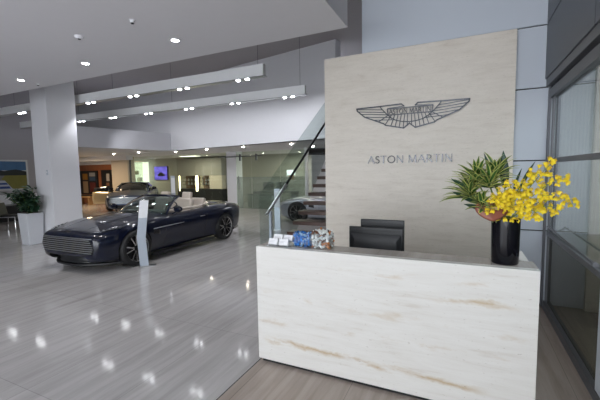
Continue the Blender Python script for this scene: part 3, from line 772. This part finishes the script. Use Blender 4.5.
# things inside the office
t = thing('wall_screen', 'violet lit television screen on the olive office wall', 'screen', (-18.2, 17.2, 1.29))
MB().b(-.62, .55, -.07, 0, 0, .90).build('bezel', M['plastic'], t)
m_, nt_, p_ = nodes('violet screen picture')
g_ = nt_.nodes.new('ShaderNodeTexNoise'); g_.inputs['Scale'].default_value = 2.5; nt_.links.new(mapping(nt_, (1, 1, 2)), g_.inputs['Vector'])
rr = ramp(nt_, [(.4, (.12, .08, .55)), (.65, (.22, .17, .95))]); nt_.links.new(g_.outputs['Fac'], rr.inputs[0])
nt_.links.new(rr.outputs[0], p_.inputs['Emission Color']); p_.inputs['Emission Strength'].default_value = .8; p_.inputs['Base Color'].default_value = (.02, .02, .03, 1)
MB().b(-.60, .53, -.076, -.07, .02, .88).build('picture', m_, t, smooth=0)
MB().prism([(-.30, .25), (.30, .25), (.33, .36), (.18, .42), (.08, .50), (-.12, .50), (-.22, .42), (-.33, .36)], lambda x, z: (x, -.078, z), lambda x, z: (x, -.076, z)).build('car_silhouette', M['plastic'], t, smooth=0)
t = thing('glass_cabinet', 'bright glass display cabinet left of the violet screen', 'cabinet', (-19.9, 16.6, 0))
MB().b(-1.1, .9, -.25, .25, 0, .75).build('base', M['creamwall'], t, smooth=0)
MB().b(-1.1, .9, .22, .25, .75, 2.5).build('lit_back', emis('lit cabinet back', (.92, .97, .85), .75), t, smooth=0)
MB().b(-1.1, .9, -.25, -.24, .75, 2.5).build('pane', M['partition'], t, smooth=0)
for z in (1.2, 1.65, 2.1): MB().b(-1.1, .9, -.22, .22, z, z+.02).build('shelf', M['acrylic'], t, smooth=0)
MB().b(-1.1, .9, -.25, .25, 2.5, 2.55).build('top', M['creamwall'], t, smooth=0)
for i, (x, z, c) in enumerate(((-.8, .75, 'white'), (-.3, 1.22, 'steel'), (.3, 1.22, 'white'), (.0, 1.67, 'mauve'), (-.7, 1.67, 'steel'), (.6, .75, 'blue'))):
    o = MB().b(-.14, .14, -.1, .1, 0, .26).build('boxed_item', M[c], None, bevel=.02); o.location = (-19.9+x, 16.6, z+.001)
    tag(o, 'small boxed item on a shelf of the bright glass cabinet', 'box', 'boxed items in the cabinet')
t = thing('shelf_unit', 'mauve grey wall unit with dark shelves and warm light strips', 'shelf', (-14.3, 16.95, 0))
MB().b(-2.1, 1.35, -.24, .25, 1.55, 2.6).build('upper_panel', M['mauve'], t, smooth=0)
MB().b(-2.1, 1.35, -.24, .25, 0, .75).build('base_cabinet', M['plastic2'], t, smooth=0)
for a, b_ in ((-1.75, -.7), (-.35, .35)):
    MB().b(a, b_, .15, .25, .75, 1.55).build('back_panel', M['brown_foil'], t, smooth=0)
    for z in (.98, 1.2, 1.4): MB().b(a, b_, -.2, .15, z, z+.02).build('shelf_board', M['plastic'], t, smooth=0)
for x, w_ in ((-1.95, .05), (-.6, .15)): MB().b(x, x+w_, -.26, -.2, .6, 1.55).build('light_strip', M['strip'], t, smooth=0)
MB().b(.42, 1.35, -.22, .2, .75, 1.55).build('cabinet_door', M['creamwall'], t, smooth=0)
for i in range(14):
    x = -14.3+[-1.6, -1.35, -1.1, -.85, -.22, .02, .22][i % 7]; z = (1.0, 1.22)[i//7]
    o = MB().lathe([(.001, 0), (.05, 0), (.055, .1), (.02, .13), (.02, .16), (.001, .16)], 10).build('display_bottle', M['steel' if i % 3 else 'mauve'], None); o.location = (x, 16.9, z+.001)
    tag(o, 'small dark display bottle standing on the lit shelves', 'bottle', 'bottles on the lit shelves')
t = thing('ceiling_panel_light', 'lit rectangular ceiling panel in the glass office', 'lamp', (-13.9, 15.3, 2.70))
MB().b(-.7, .5, -.3, .3, -.04, 0).build('frame', M['white'], t, smooth=0); MB().b(-.65, .45, -.25, .25, -.045, -.04).build('diffuser', M['ceilstrip'], t, smooth=0)
light('office_light', 'AREA', (-13.9, 15.3, 2.6), 40, (1, .93, .78), size=1.2)
light('office_light', 'AREA', (-19.5, 15.4, 2.6), 40, (1, .93, .74), size=1.2)
light('office_light', 'AREA', (-8.0, 15.6, 2.6), 45, (1, .97, .88), size=1.2)
light('timber_light', 'AREA', (-18.2, 11.2, 2.6), 65, (1, .76, .48), size=.8)
t = thing('poster', 'small backlit poster on the right office wall', 'poster', (-8.6, 17.19, 1.2))
MB().b(-.28, .28, -.03, 0, 0, .62).build('frame', M['white'], t, smooth=0); MB().b(-.25, .25, -.035, -.03, .32, .59).build('picture', M['poster'], t, smooth=0); MB().b(-.15, .2, -.035, -.03, .05, .30).build('caption_field', M['bench'], t, smooth=0)
t = thing('office_desk', 'dark desk behind the frosted office glass', 'desk', (-8.6, 15.2, 0))
MB().b(-1.0, 1.2, -.4, .4, .70, .75).build('top', M['plastic'], t); MB().b(-1.0, -.9, -.35, .35, 0, .70).build('leg', M['plastic'], t); MB().b(1.1, 1.2, -.35, .35, 0, .7).build('leg', M['plastic'], t)
for x, lab in ((-8.9, 'left dark monitor on the desk behind frosted glass'), (-8.1, 'right dark monitor on the desk behind frosted glass')):
    t = thing('computer_monitor', lab, 'monitor', (x, 15.2, .75)); MB().b(-.3, .3, -.02, .02, .1, .45).build('screen', M['plastic'], t); MB().b(-.03, .03, -.02, .02, .01, .12).build('stand_neck', M['plastic'], t); MB().b(-.12, .12, -.09, .09, 0, .015).build('stand_base', M['plastic'], t)
t = thing('office_cabinet', 'low grey green cabinet behind the sliding glass door', 'cabinet', (-8.9, 14.5, 0))
MB().b(-.6, .7, -.25, .25, 0, .62).build('carcass', M['greenpanel'], t); MB().b(-.62, .72, -.27, .27, .62, .65).build('top', M['plastic2'], t); MB().b(.02, .04, -.262, -.25, .1, .55).build('handle', M['steel'], t)

# ---------------------------------------------------------------- left: painting, meeting corner, planter
t = thing('framed_painting', 'framed landscape painting with striped road on the left wall', 'painting', (-16.5, 7.55, 1.15))
MB().b(0, .09, -1.25, .85, 0, 1.22).build('frame', M['steel'], t, smooth=0, bevel=.01)
def art(name, pts, col, lift=0):
    MB().prism(pts, lambda y, z: (.0905+lift, y, z), lambda y, z: (.092+lift, y, z)).build(name, mat(name+' paint', col, .5, var=.2, vscale=5), t, smooth=0)
art('sky', [(-1.20, .80), (.78, .80), (.78, 1.16), (-1.20, 1.16)], (.05, .13, .26))
art('hills', [(-1.20, .55), (.78, .55), (.78, .76), (.4, .84), (0, .78), (-.4, .86), (-1.20, .80)], (.015, .02, .02), .0005)
art('field', [(-1.20, .06), (.78, .06), (.78, .60), (-1.20, .60)], (.15, .145, .15), .001)
art('grass', [(.28, .06), (.78, .06), (.78, .60), (.02, .60), (-.1, .46)], (.17, .155, .03), .0015)
art('kerb', [(-.6, .06), (.25, .06), (.0, .40), (-.22, .40)], (.40, .43, .50), .002)
for k, (a, b_) in enumerate(((.08, .17), (.24, .31))):
    art('kerb_stripe', [(-.55+a*.9, a), (.24-a*.6, a), (.24-b_*.6, b_), (-.55+b_*.9, b_)], (.02, .05, .2), .0025)
struct('trim_left_ledge', box(-16.5, -16.25, -5, 8.9, .62, .98), M['white'], smooth=0)
t = thing('sideboard', 'long black sideboard against the left wall below the painting', 'sideboard', (-15.9, 7.1, 0))
MB().b(-.34, .34, -1.7, 1.7, .06, .60).build('carcass', M['plastic'], t, bevel=.006); MB().b(-.30, .28, -1.65, 1.65, 0, .06).build('plinth', M['black'], t)
for k in range(4):
    d_ = MB().b(.34, .358, -1.68+.84*k+.01, -1.68+.84*(k+1)-.01, .08, .58).build('door', M['plastic2'], t)
    MB().b(.358, .372, -1.68+.84*k+.70, -1.68+.84*k+.72, .25, .42).build('handle', M['steel'], d_)
def chair(x, y, rz, label):
    t = thing('meeting_chair', label, 'chair', (x, y, 0), rz, 'black chairs by the painting')
    MB().b(-.25, .25, -.25, .25, .42, .49).build('seat', M['plastic'], t, bevel=.015, seg=3)
    mb = MB().hexa([(-.25, .22, .49), (.25, .22, .49), (.25, .26, .49), (-.25, .26, .49), (-.24, .30, .88), (.24, .30, .88), (.24, .34, .88), (-.24, .34, .88)]); mb.build('backrest', M['plastic'], t, bevel=.012)
    for s in (-1, 1):
        MB().tube([(s*.27, -.24, .012), (s*.27, -.24, .44), (s*.27, .24, .44), (s*.27, .27, .012)], .014, 8).build('leg_frame', M['chrome'], t)
chair(-13.15, 6.15, 2.2, 'black chair with chrome legs just left of white planter')
chair(-14.3, 5.7, 3.0, 'black chair with chrome legs at the left edge of view')
# planter
t = thing('potted_shrub', 'leafy dark green shrub in a tall white tapered planter by column', 'plant', (-9.93, 5.06, 0), 0)
pl = MB(); pl.hexa([(-.16, -.16, 0), (.16, -.16, 0), (.16, .16, 0), (-.16, .16, 0), (-.20, -.20, .80), (.20, -.20, .80), (.20, .20, .80), (-.20, .20, .80)])
pl.build('planter', M['plinth'], t, bevel=.012)
MB().b(-.185, .185, -.185, .185, .79, .808).build('soil', M['soil'], t)
mb = MB(); tips = []
for k in range(16):
    a = k*2.4; rr_ = random.uniform(.15, .50); h = random.uniform(.95, 1.46)
    p = [(.05*math.cos(a), .05*math.sin(a), .80), (.4*rr_*math.cos(a), .4*rr_*math.sin(a), .80+.55*(h-.80)), (rr_*math.cos(a), rr_*math.sin(a), h)]
    p = [(x, y if y < 0 else y*.2, z) for x, y, z in p]
    c = curve3(*p, 6); mb.tube(c, .008, 5); tips += c[2:]
mb.build('stems', M['stem'], t)
mb = MB()
for p in tips:
    for q in range(6):
        az = random.uniform(0, 2*PI) if p.y < -.06 else random.uniform(PI*1.02, PI*1.98); el = random.uniform(-.5, .8)
        lm = leaf_mesh(random.uniform(.12, .22), random.uniform(.028, .045), .05, False, 5, .25)
        merge(mb, lm, Matrix.Translation(p+Vector((random.gauss(0, .03), random.gauss(0, .03), random.gauss(0, .02)))) @ aim((math.cos(az)*math.cos(el), math.sin(az)*math.cos(el), math.sin(el)), random.uniform(-.6, .6)))
mb.build('foliage', [M['leafdark']], t)
t = thing('wall_switch', 'small white switch plate on the column above the shrub', 'switch', (-9.52, 5.3, 1.74))
MB().b(-.035, .035, -.012, 0, 0, .13).build('plate', M['panel'], t, bevel=.003); MB().b(-.012, .012, -.017, -.012, .05, .09).build('rocker', M['paper'], t)
# display stands (bent metal pylons)
def stand(loc, rz, label, bent=True, h=1.24):
    t = thing('display_stand', label, 'stand', loc, rz, None)
    wd = .075
    if bent:
        pr = [(0, 0), (.0, .02), (-.02, .56), (.0, .92), (.02, 1.0*h)]; sx = [0, .0, -.03, .015, .055]
        for nm, i, m in (('lower_panel', 1, 'standm'), ('middle_panel', 2, 'standm'), ('info_panel', 3, 'standt')):
            (y0_, z0_), (y1_, z1_) = pr[i], pr[i+1]; a, b_ = sx[i], sx[i+1]
            MB().hexa([(a-wd, y0_, z0_), (a+wd, y0_, z0_), (a+wd, y0_+.03, z0_), (a-wd, y0_+.03, z0_), (b_-wd, y1_, z1_), (b_+wd, y1_, z1_), (b_+wd, y1_+.03, z1_), (b_-wd, y1_+.03, z1_)]).build(nm, M[m], t, smooth=0)
        MB().b(-wd, wd*2.6, -.02, .10, 0, .02).build('foot_plate', M['steel'], t)
    else:
        MB().b(-wd*1.1, wd*1.1, 0, .05, .012, h).build('panel', M['standm'], t); MB().b(-wd*1.4, wd*1.4, -.08, .14, 0, .012).build('foot_plate', M['steel'], t)
        MB().b(-wd, wd, -.004, 0, h*.55, h*.95).build('info_sheet', M['standt'], t)
    return t
stand((-5.39, 4.565, 0), math.radians(52), 'bent silver grey information stand beside the dark blue convertible', True)
stand((-5.02, 9.05, 0), math.radians(20), 'flat blue grey information stand beside the silver car', False, 1.22)
stand((-11.25, 11.2, 0), math.radians(50), 'pale information stand behind the dark blue convertible', False, 1.62)
# ---------------------------------------------------------------- cars
#        x,   halfW, zbot, zshoulder, ztop(centre)
ST = [(2.17, .66, .30, .62, .665), (2.14, .77, .22, .67, .715), (2.04, .85, .17, .71, .765), (1.86, .915, .15, .735, .80), (1.62, .945, .14, .80, .85), (1.40, .96, .14, .845, .885), (1.10, .955, .14, .855, .925),
      (.80, .935, .14, .86, .955), (.45, .92, .14, .865, .965), (.0, .915, .14, .87, .955), (-.45, .92, .14, .88, .945), (-.85, .945, .14, .905, .945), (-1.20, .97, .14, .94, .955),
      (-1.45, .972, .15, .945, .955), (-1.80, .95, .18, .93, .955), (-2.10, .90, .22, .90, .955), (-2.26, .82, .30, .86, .955), (-2.35, .72, .40, .82, .935), (-2.385, .58, .48, .76, .885)]
def bake(o):
    dg = bpy.context.evaluated_depsgraph_get(); dg.update()
    me = bpy.data.meshes.new_from_object(o.evaluated_get(dg)); o.modifiers.clear(); old = o.data; o.data = me; bpy.data.meshes.remove(old)
    me.polygons.foreach_set('use_smooth', [True]*len(me.polygons)); me.set_sharp_from_angle(angle=math.radians(38))
def make_body(paint, open_top):
    mb = MB(); rings = []
    for x, W, zb, zs, zt in ST:
        H = zs-zb; fl = 1.0
        tuck = .045 if -.9 < x < 1.0 else .0
        half = [(0, zb), (.55*W, zb), (.86*W, zb+.005), (.945*W-tuck, zb+.06), (.955*W-tuck, zb+.24*H), (W-tuck*.4, zb+.52*H), (W*.995, zs-.24*H), (.955*W, zs-.06*H), (.84*W, zs+.012), (.62*W, (zs*.5+zt*.5)+.0), (.30*W, zt-.006), (0, zt)]
        ring = half+[(-y, z) for y, z in half[-2:0:-1]]
        rings.append([mb.bm.verts.new((x, y, z)) for y, z in ring])
    n = len(rings[0])
    for A, B in zip(rings, rings[1:]):
        for k in range(n): mb.face([A[k], A[(k+1) % n], B[(k+1) % n], B[k]])
    mb.face(rings[0][::-1]); mb.face(rings[-1])
    o = mb.build('body', [paint, M['black']], None, subsurf=2, smooth=0)
    bake(o)
    bv = BVHTree.FromPolygons([v_.co.copy() for v_ in o.data.vertices], [tuple(p.vertices) for p in o.data.polygons])
    def cut(c):
        md = o.modifiers.new('cut', 'BOOLEAN'); md.operation = 'DIFFERENCE'; md.object = c; md.solver = 'EXACT'
        try: md.material_mode = 'TRANSFER'
        except Exception: pass
        bake(o); me = c.data; bpy.data.objects.remove(c); bpy.data.meshes.remove(me)
    for x in (1.40, -1.40):
        for s in (1, -1):
            R_ = Matrix.Translation((x, s*.86, .35)) @ Matrix.Rotation(PI/2, 4, 'X')
            cut(MB().lathe([(.375, -.22), (.375, .22)], 40, R_).build('cutter', M['black'], None, smooth=0))
    # lower front intake
    mbx = MB(); mbx.hexa([(2.0, -.55, .20), (2.4, -.62, .20), (2.4, .62, .20), (2.0, .55, .20), (2.0, -.5, .30), (2.4, -.56, .30), (2.4, .56, .30), (2.0, .5, .30)])
    cut(mbx.build('cutter', M['black'], None, smooth=0))
    if open_top:
        q = [(.42, .60), (.15, .70), (-.55, .71), (-1.02, .62), (-1.22, .40)]
        poly = q+[(x, -y) for x, y in q[::-1]]
        cut(MB().prism(poly, lambda x, y: (x, y, .42), lambda x, y: (x, y, 1.3)).build('cutter', M['black'], None, smooth=0))
    return o, bv

def wheel(t, x, s):
    wl = MB().lathe([(.24, -.115), (.32, -.118), (.340, -.10), (.350, -.06), (.350, .06), (.340, .10), (.32, .118), (.262, .115), (.255, .10), (.24, .0)], 48)
    T = Matrix.Translation((x, s*.845, .35)) @ Matrix.Rotation(-s*PI/2, 4, 'X')
    def put(mb):
        bmesh.ops.transform(mb.bm, matrix=T, verts=mb.bm.verts); return mb
    wo = put(wl).build('wheel', M['tyre'], t, smooth=50)
    put(MB().lathe([(.001, .03), (.235, .02), (.245, .095), (.262, .112), (.268, .112), (.268, -.09), (.001, -.09)], 48)).build('rim', M['rimdark'], wo)
    mb = MB()
    for k in range(10):
        a = 2*PI*(k//2)/5+(.155 if k % 2 else -.155); a2 = 2*PI*(k//2)/5+(.24 if k % 2 else -.24)
        p0 = Vector((.05*math.cos(a), .05*math.sin(a), .085)); p1 = Vector((.25*math.cos(a2), .25*math.sin(a2), .105))
        d = (p1-p0).normalized(); nn = Vector((-d.y, d.x, 0)).normalized()
        w0, w1 = .009, .011; dz = Vector((0, 0, .05))
        mb.hexa([p0-nn*w0-dz, p1-nn*w1-dz, p1+nn*w1-dz, p0+nn*w0-dz, p0-nn*w0, p1-nn*w1, p1+nn*w1, p0+nn*w0])
    mb.lathe([(.248, .098), (.262, .114), (.268, .114), (.268, .10)], 48, cap=False)
    put(mb).build('spokes', M['rim'], wo, smooth=30)
    put(MB().lathe([(.001, .02), (.055, .02), (.055, .085), (.035, .095), (.001, .095)], 20)).build('hub_cap', M['rimdark'], wo)
    return wo

def build_car(label, paint, loc, rz, open_top, door_open=False):
    t = thing('sports_car', label, 'car', loc, rz)
    body, bv = make_body(paint, open_top); body.parent = t
    for x in (1.40, -1.40):
        for s in (1, -1): wheel(t, x, s)
    def hit(o_, d_):
        h = bv.ray_cast(Vector(o_), Vector(d_).normalized()); return h[0], h[1]
    def front(y, z, off=.006):
        p, nn = hit((4, y, z), (-1, 0, 0))
        return p+Vector((off, 0, 0)) if p else Vector((2.1, y, z))
    def top(x, y, off=.006):
        p, nn = hit((x, y, 3), (0, 0, -1))
        return p+nn*off if p else Vector((x, y, .8))
    def flank(x, z, s, off=.006):
        p, nn = hit((x, s*3, z), (0, -s, 0))
        return p+Vector((0, s*off, 0)) if p else Vector((x, s*.95, z))
    # grille: dark mouth with horizontal satin slats
    rows = []
    for i in range(7):
        v_ = i/6; z = .365+.265*v_; hw = .70+.06*math.sin(PI*v_)-.05*v_
        rows.append([front(hw*(j-12)/12, z, .004) for j in range(25)])
    mb = MB().sheet(rows); g = mb.build('grille', M['black'], t, solid=.006)
    for i in range(7):
        z = .382+.038*i; v_ = (z-.365)/.265; hw = .685+.06*math.sin(PI*v_)-.05*v_
        MB().tube([front(hw*(j-10)/10, z, .016) for j in range(21)], .009, 6).build('slat', M['slat'], g)
    MB().tube([front(.70*(j-10)/10, .637, .012) for j in range(21)], .009, 6).build('grille_surround', M['slat'], g)
    bp = top(2.12, 0, .004); MB().prism([(-.09, 0), (-.02, -.014), (.02, -.014), (.09, 0), (.02, .014), (-.02, .014)], lambda a, b_: (bp.x-.02+b_, a, bp.z+.0+b_*-.6), lambda a, b_: (bp.x-.02+b_, a, bp.z+.012+b_*-.6)).build('badge', M['chrome'], t)
    # splitter and sills
    pl_ = [(2.18-.58*(abs(j)/10)**2.6, .92*j/10) for j in range(-10, 11)]
    MB().prism(pl_+[(1.72, .86), (1.72, -.86)], lambda x, y: (x, y, .12), lambda x, y: (x, y, .155)).build('front_splitter', M['plastic'], t, bevel=.006)
    lb = [(x-.06, y*.95) for x, y in pl_]
    MB().prism(lb+[(1.75, .80), (1.75, -.80)], lambda x, y: (x, y, .155), lambda x, y: (x-.02, y*.97, .33)).build('lower_bumper', M['plastic'], t, bevel=.01)
    for s in (1, -1):
        MB().b(-.98, .98, s*.87-.05, s*.87+.05, .10, .15).build('side_sill', M['plastic'], t, bevel=.012)
    MB().prism([(-2.32, -.7), (-2.32, .7), (-1.85, .88), (-1.85, -.88)], lambda x, y: (x, y, .20), lambda x, y: (x, y, .27)).build('rear_diffuser', M['plastic'], t, bevel=.006)
    for s in (1, -1):
        # headlamp: a swept patch over the front corner
        rows = []
        for i in range(5):
            vv = i/4; row = []
            for j in range(13):
                uu = j/12; x = 2.02-.40*uu; y = .60+.235*uu**.7; row.append(top(x+(.07-.10*uu)*(vv-.5)*1.6, s*(y-.075*(vv-.5)*(1-.35*uu)), .006))
            rows.append(row)
        hl = MB().sheet(rows).build('headlamp', M['lamp'], t, solid=.006)
        MB().tube([top(2.02-.36*k/8, s*(.645+.20*(k/8)**.7), .014) for k in range(9)], .005, 6).build('light_strip', M['lampled'], hl)
        for q in (.25, .5, .75):
            c = top(1.98-.36*q, s*(.61+.2*q**.7), .012); MB().lathe([(.001, -.01), (.014, -.008), (.018, 0), (.014, .006), (.001, .008)], 12, Matrix.Translation(c)).build('lamp_unit', M['steel'], hl)
        # side strake, vent, door seams, handle
        MB().tube([flank(.98-.9*k/10, .66+.012*k/10, s, .004) for k in range(11)], [.010]*6+[.009, .008, .006, .005, .003], 6).build('side_strake', M['slat'], t)
        rows = [[flank(.98-.18*j/4, .56+.085*i/3-.03*j/4, s, .003) for j in range(5)] for i in range(4)]
        MB().sheet(rows).build('side_vent', M['black'], t, solid=.004)
        for xa, xb in ((.66, .60), (-.62, -.72)):
            MB().tube([flank(xa+(xb-xa)*k/10, .22+.60*k/10, s, .001) for k in range(11)], .0035, 4).build('door_seam', M['black'], t)
        MB().tube([flank(-.46-.16*k/4, .735, s, .006) for k in range(5)], .011, 6, flat=.6).build('door_handle', M['chrome'], t)
        # mirror
        mm = MB().lathe([(.001, -.11), (.045, -.095), (.072, -.03), (.075, .03), (.055, .09), (.001, .105)], 16, Matrix.Translation((.36, s*1.015, 1.0)) @ Matrix.Rotation(PI/2, 4, 'X') @ Matrix.Diagonal((.75, 1, 1, 1)))
        mm.tube([(.34, s*.99, .95), (.40, s*.88, .90)], .018, 6)
        mm.build('mirror', M['gloss'] if not open_top else paint, t)
        # hood feature line
        MB().tube([top(1.95-1.15*k/12, s*(.34+.14*k/12), .0) for k in range(13)], .004, 4).build('hood_crease', paint, t)
        # tail lamp
        MB().tube([flank(-2.16-.17*k/6, .80, s, .002) for k in range(5)], .014, 6).build('tail_lamp', mat('tail lamp red', (.25, .01, .01), .15), t)
    # windscreen: base follows the cowl, top rail narrower
    zr = 1.27 if open_top else 1.285
    def ws(u_, v_):
        yb = .74*u_; xb = .86-.42*abs(u_)**2.2; zb = top(xb, yb, .0).z-.01
        yt = .57*u_; xt = .03-.16*abs(u_)**2.2; ztp = zr-.035*u_*u_
        b_ = .035*math.sin(PI*v_)
        return Vector((xb+(xt-xb)*v_+b_, yb+(yt-yb)*v_, zb+(ztp-zb)*v_+b_))
    MB().sheet([[ws(-1+2*j/14, i/8) for j in range(15)] for i in range(9)]).build('windscreen', M['screenglass'] if open_top else M['carglass'], t, solid=.006)
    edge = [ws(-1, i/8) for i in range(9)]+[ws(-1+2*j/14, 1) for j in range(1, 15)]+[ws(1, 1-i/8) for i in range(1, 9)]
    MB().tube(edge, .026, 8).build('windscreen_frame', paint, t)
    for s in (-1, 1):
        MB().tube([ws(s*.08, .03)+Vector((.02, 0, .01)), ws(s*.55-.3, .10)+Vector((.02, 0, .012))], .007, 5).build('wiper', M['plastic'], t)
    if open_top:
        # cabin
        q = [(.40, .58), (.14, .68), (-.55, .69), (-1.0, .60), (-1.2, .38)]; poly = q+[(x, -y) for x, y in q[::-1]]
        MB().prism(poly, lambda x, y: (x, y, .425), lambda x, y: (x, y, .46)).build('cabin_floor', M['plastic2'], t, smooth=0)
        MB().prism([(.40, .80), (.05, .83), (-.02, .88), (.05, .93), (.45, .95), (.45, .70)], lambda x, z: (x, -.64, z), lambda x, z: (x, .64, z)).build('dashboard', M['cream'], t, bevel=.015)
        sw = MB(); C0 = Matrix.Translation((-.10, .36, .93)) @ Matrix.Rotation(math.radians(70), 4, 'Y')
        sw.tube([C0 @ Vector((.18*math.cos(2*PI*k/28), .18*math.sin(2*PI*k/28), 0)) for k in range(28)], .014, 8, closed=True)
        for a in (0, 2.2, 4.1): sw.tube([C0 @ Vector((0, 0, 0)), C0 @ Vector((.17*math.cos(a), .17*math.sin(a), 0))], .012, 6)
        sw.tube([C0 @ Vector((0, 0, 0)), (.15, .36, .86)], .03, 8); sw.build('steering_wheel', M['plastic'], t)
        def soft(nm, x, y, z, sx, sy, sz, tilt, m='cream'):
            T = Matrix.Translation((x, y, z)) @ Matrix.Rotation(tilt, 4, 'Y'); return MB().b(-sx, sx, -sy, sy, -sz, sz, T).build(nm, M[m], t, bevel=min(sx, sy, sz)*.62, seg=4)
        for y in (.36, -.36):
            soft('front_seat', -.22, y, .56, .26, .24, .09, -.08)
            soft('seat_back', -.50, y, .86, .075, .245, .30, -.30)
            soft('headrest', -.645, y, 1.20, .055, .135, .105, -.2)
        for y in (.30, -.30):
            soft('rear_seat', -.80, y, .62, .16, .22, .08, 0)
            soft('rear_seat_back', -1.04, y, .93, .06, .24, .20, -.35)
        soft('seat_back_shell', -.575, .36, .84, .02, .20, .22, -.30, 'plastic2'); soft('seat_back_shell', -.575, -.36, .84, .02, .20, .22, -.30, 'plastic2')
        rimq = [(-.60, .715), (-.85, .70), (-1.06, .61), (-1.2, .46), (-1.24, .2), (-1.25, 0)]
        rim_ = rimq+[(x, -y) for x, y in rimq[-2::-1]]
        MB().tube([(x, y, .955+.045*min(1, max(0, (-x-.6)/.4))) for x, y in rim_], .028, 8).build('tonneau_trim', M['cream'], t)
        for s in (1, -1): MB().tube([(.30, s*.665, .945), (.05, s*.70, .955), (-.30, s*.715, .955), (-.60, s*.715, .955)], .03, 8).build('door_trim', M['cream'], t)
        # folded roof cover
        MB().sheet([[(-1.28-.62*i/8, (.50-.06*i/8)*(j-6)/6, top(-1.28-.62*i/8, (.50-.06*i/8)*(j-6)/6, .0).z+.05*math.sin(PI*min(1, (i+.6)/8.6))*(1-((j-6)/6)**2)+.004) for j in range(13)] for i in range(9)]).build('roof_cover', paint, t, solid=.01)
    else:
        RP = [(.10, .90, 1.262, .60), (-.15, .86, 1.285, .60), (-.5, .84, 1.28, .60), (-.85, .84, 1.25, .58), (-1.2, .83, 1.19, .55), (-1.55, .80, 1.11, .50), (-1.9, .72, 1.02, .42), (-2.12, .60, .965, .34)]
        mb = MB(); rings = []
        for x, wb, z, wr in RP:
            zb = .86
            h = [(wb, zb), (wb*.5+wr*.5+.045, zb*.45+z*.55), (wr, z-.035), (wr*.6, z-.006), (0, z)]
            rings.append([mb.bm.verts.new((x, y, zz)) for y, zz in h+[(-y, zz) for y, zz in h[-2::-1]]])
        for A, B in zip(rings, rings[1:]):
            for k in range(len(A)-1): mb.face([A[k], A[k+1], B[k+1], B[k]])
        # side glass running forward to the windscreen pillars
        for s in (1, -1):
            a = ws(s, 0); b_ = ws(s, 1); R0 = rings[0]
            idx = (0, 1, 2) if s > 0 else (8, 7, 6)
            A = [mb.bm.verts.new(a.lerp(b_, q)) for q in (0, .55, 1)]
            for i in range(2): mb.face([A[i], A[i+1], R0[idx[i+1]], R0[idx[i]]])
        mb.face([mb.bm.verts.new(ws(-1, 1)), mb.bm.verts.new(ws(0, 1)), mb.bm.verts.new(ws(1, 1)), rings[0][2], rings[0][4], rings[0][6]])
        mb.build('side_windows', M['carglass'], t, smooth=50, solid=.006)
        rows = []
        for x, wb, z, wr in [(.06, .9, 1.268, .585)]+RP[:5]:
            rows.append([(x, wr*1.04*(j-6)/6, z+.012-.036*abs((j-6)/6)**2.5) for j in range(13)])
        MB().sheet(rows).build('roof', paint, t, solid=.012)
        for s in (1, -1):
            MB().tube([ws(s, .0)]+[ws(s, .5), ws(s, 1)]+[(x, s*wr*1.03, z-.03) for x, wb, z, wr in RP[1:]], .028, 8).build('roof_rail', paint, t)
            rows = [[(x, s*(wb*1.0+(wr-wb)*q+.015), .90+(z-.04-.90)*q) for q in (0, .5, 1)] for x, wb, z, wr in RP[3:]]
            MB().sheet(rows).build('rear_pillar', paint, t, solid=.012)
    if door_open:
        s = -1; hx = .62
        dr = MB()
        T = Matrix.Translation((hx, s*.93, 0)) @ Matrix.Rotation(math.radians(58), 4, 'Z')
        mbd = MB(); rows = []
        for i in range(7):
            z = .24+.60*i/6; rows.append([(-1.18*j/6, -.03*math.sin(PI*i/6)-.0, z) for j in range(7)])
        mbd.sheet(rows); bmesh.ops.transform(mbd.bm, matrix=T, verts=mbd.bm.verts)
        d_ = mbd.build('open_door', M['gold'], t, solid=.07); tag(d_, 'champagne coloured open door')
        mbg = MB().sheet([[(-.15-1.0*j/4, .0+.05*i/3, .86+.30*i/3*(1-.1*j)) for j in range(5)] for i in range(4)]); bmesh.ops.transform(mbg.bm, matrix=T, verts=mbg.bm.verts); mbg.build('door_glass', M['carglass'], d_, solid=.006)
        mbm = MB().lathe([(.001, -.10), (.05, -.08), (.07, 0), (.05, .08), (.001, .1)], 14, T @ Matrix.Translation((-.22, -.12, .96))); mbm.build('door_mirror', M['gloss'], d_)
    return t

build_car('dark navy convertible sports car with open roof and cream seats', M['navy'], (-6.492, 5.930, 0), math.radians(-89.5), True).scale = (.975, .975, .975)
build_car('slate blue coupe with one door open, behind the navy convertible', M['slate'], (-15.55, 13.0-.2, 0), math.radians(-50), False, True)
build_car('silver coupe behind the glass staircase', M['silver'], (-3.62, 11.35, 0), math.radians(180), False)
